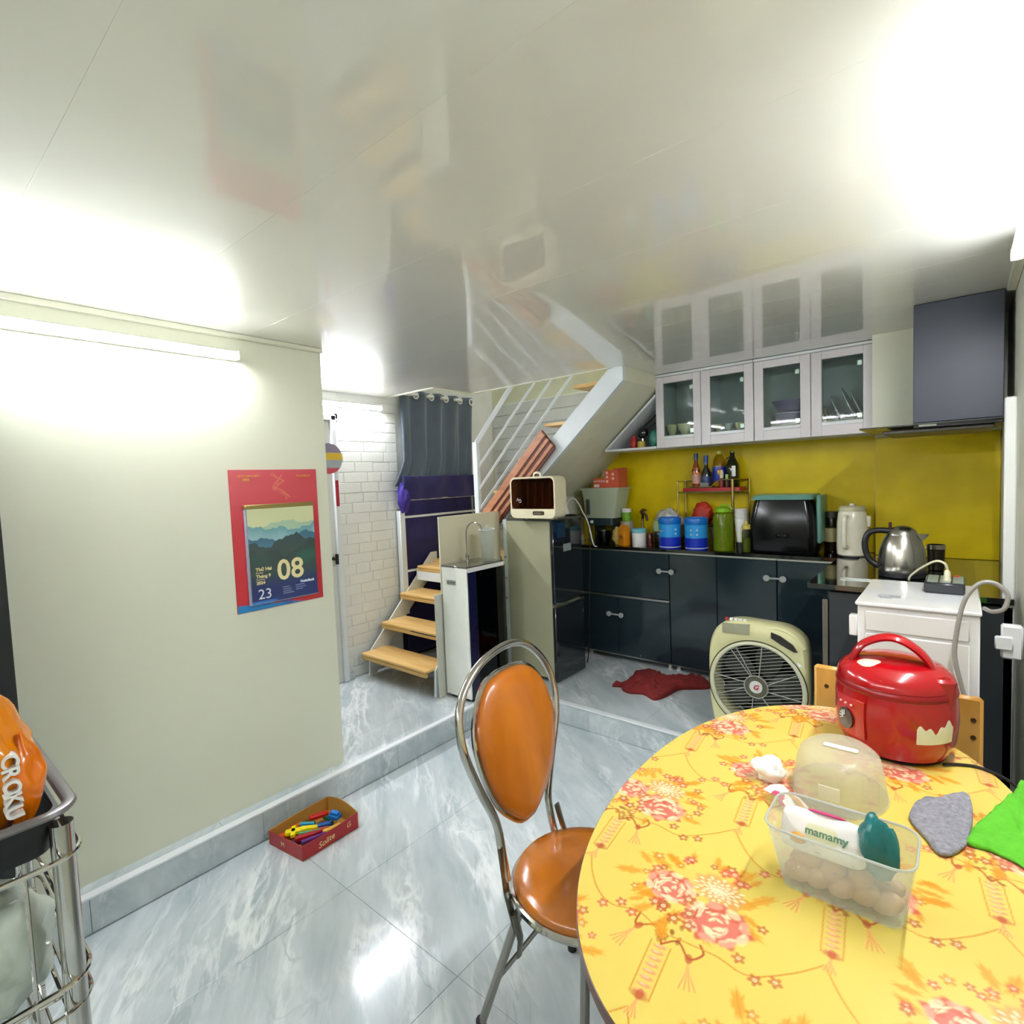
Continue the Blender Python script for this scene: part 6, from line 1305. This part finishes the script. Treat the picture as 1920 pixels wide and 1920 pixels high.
# steel kettle
t = thing('steel_kettle', 'brushed steel electric kettle with a black handle on the hob', 'kettle', (-.20, 3.0, CT+.006))
SK = (-.205, 3.0, CT+.006)
obj('body', B().lathe([(.088, .026), (.090, .032), (.090, .06), (.084, .12), (.072, .165), (.058, .19)], 40, c=SK), MATS['kettle_steel'], t)
obj('shoulder', B().lathe([(.058, .19), (.057, .194), (.050, .21), (.036, .223), (.018, .230), (.001, .231)], 36, c=SK), MATS['kettle_steel'], t)
obj('base', B().lathe([(.086, 0), (.092, .004), (.092, .024), (.088, .026)], 36, c=SK), M_black, t)
hp = smooth_path([(SK[0]-.045, SK[1], SK[2]+.205), (SK[0]-.085, SK[1], SK[2]+.208), (SK[0]-.125, SK[1]-.002, SK[2]+.198), (SK[0]-.142, SK[1]-.004, SK[2]+.16), (SK[0]-.140, SK[1]-.004, SK[2]+.11), (SK[0]-.122, SK[1]-.002, SK[2]+.065), (SK[0]-.086, SK[1], SK[2]+.04)], 6)
obj('handle', B().tube(hp, .0135, 10), M_black, t)
obj('handle_strip', B().tube(smooth_path([(SK[0]-.055, SK[1]-.01, SK[2]+.185), (SK[0]-.07, SK[1]-.012, SK[2]+.15), (SK[0]-.082, SK[1]-.012, SK[2]+.10), (SK[0]-.087, SK[1]-.012, SK[2]+.035)], 5), .0115, 8, flat=.6), M_black, t)
obj('lid_button', B().box(SK[0]-.052, SK[0]-.040, SK[1]-.008, SK[1]+.008, SK[2]+.215, SK[2]+.246, .003), mat('maroon_button', '#3a1414', .3), t)
sp = [[(SK[0]+.05, SK[1]-.018, SK[2]+.16), (SK[0]+.05, SK[1]+.018, SK[2]+.16), (SK[0]+.052, SK[1]+.016, SK[2]+.195), (SK[0]+.052, SK[1]-.016, SK[2]+.195)], [(SK[0]+.074, SK[1]-.010, SK[2]+.165), (SK[0]+.074, SK[1]+.010, SK[2]+.165), (SK[0]+.080, SK[1]+.010, SK[2]+.195), (SK[0]+.080, SK[1]-.010, SK[2]+.195)], [(SK[0]+.092, SK[1]-.003, SK[2]+.185), (SK[0]+.092, SK[1]+.003, SK[2]+.185), (SK[0]+.097, SK[1]+.004, SK[2]+.196), (SK[0]+.097, SK[1]-.004, SK[2]+.196)]]
obj('spout', B().loft(sp), MATS['kettle_steel'], t)
t = thing('steel_cup', 'small dark steel cup with a shiny rim behind the kettle', 'cup', (-.092, 3.24, CT+.006))
obj('body', B().lathe([(.028, 0), (.032, .004), (.035, .10)], 22, c=(-.092, 3.24, CT+.006)), mat('dark_steel', '#4a4438', .25, metal=.9), t)
obj('rim', B().lathe([(.035, .10), (.0375, .102), (.0375, .122), (.034, .122), (.034, .104), (.001, .104)], 22, c=(-.092, 3.24, CT+.006)), M_chrome, t)
obj('handle', B().tube(smooth_path([(-.127, 3.24, CT+.115), (-.14, 3.235, CT+.10), (-.14, 3.235, CT+.075), (-.125, 3.24, CT+.06)], 4), .003, 6), M_chrome, t)
solo('small_bottle', B().lathe([(.024, 0), (.026, .004), (.026, .12), (.014, .15), (.014, .17), (.001, .171)], 16, c=(-2.335, 3.60, CT)), mat('pink_white_bottle', '#b9aaa4', .4), 'pale pinkish bottle behind the fridge cable', 'bottle')
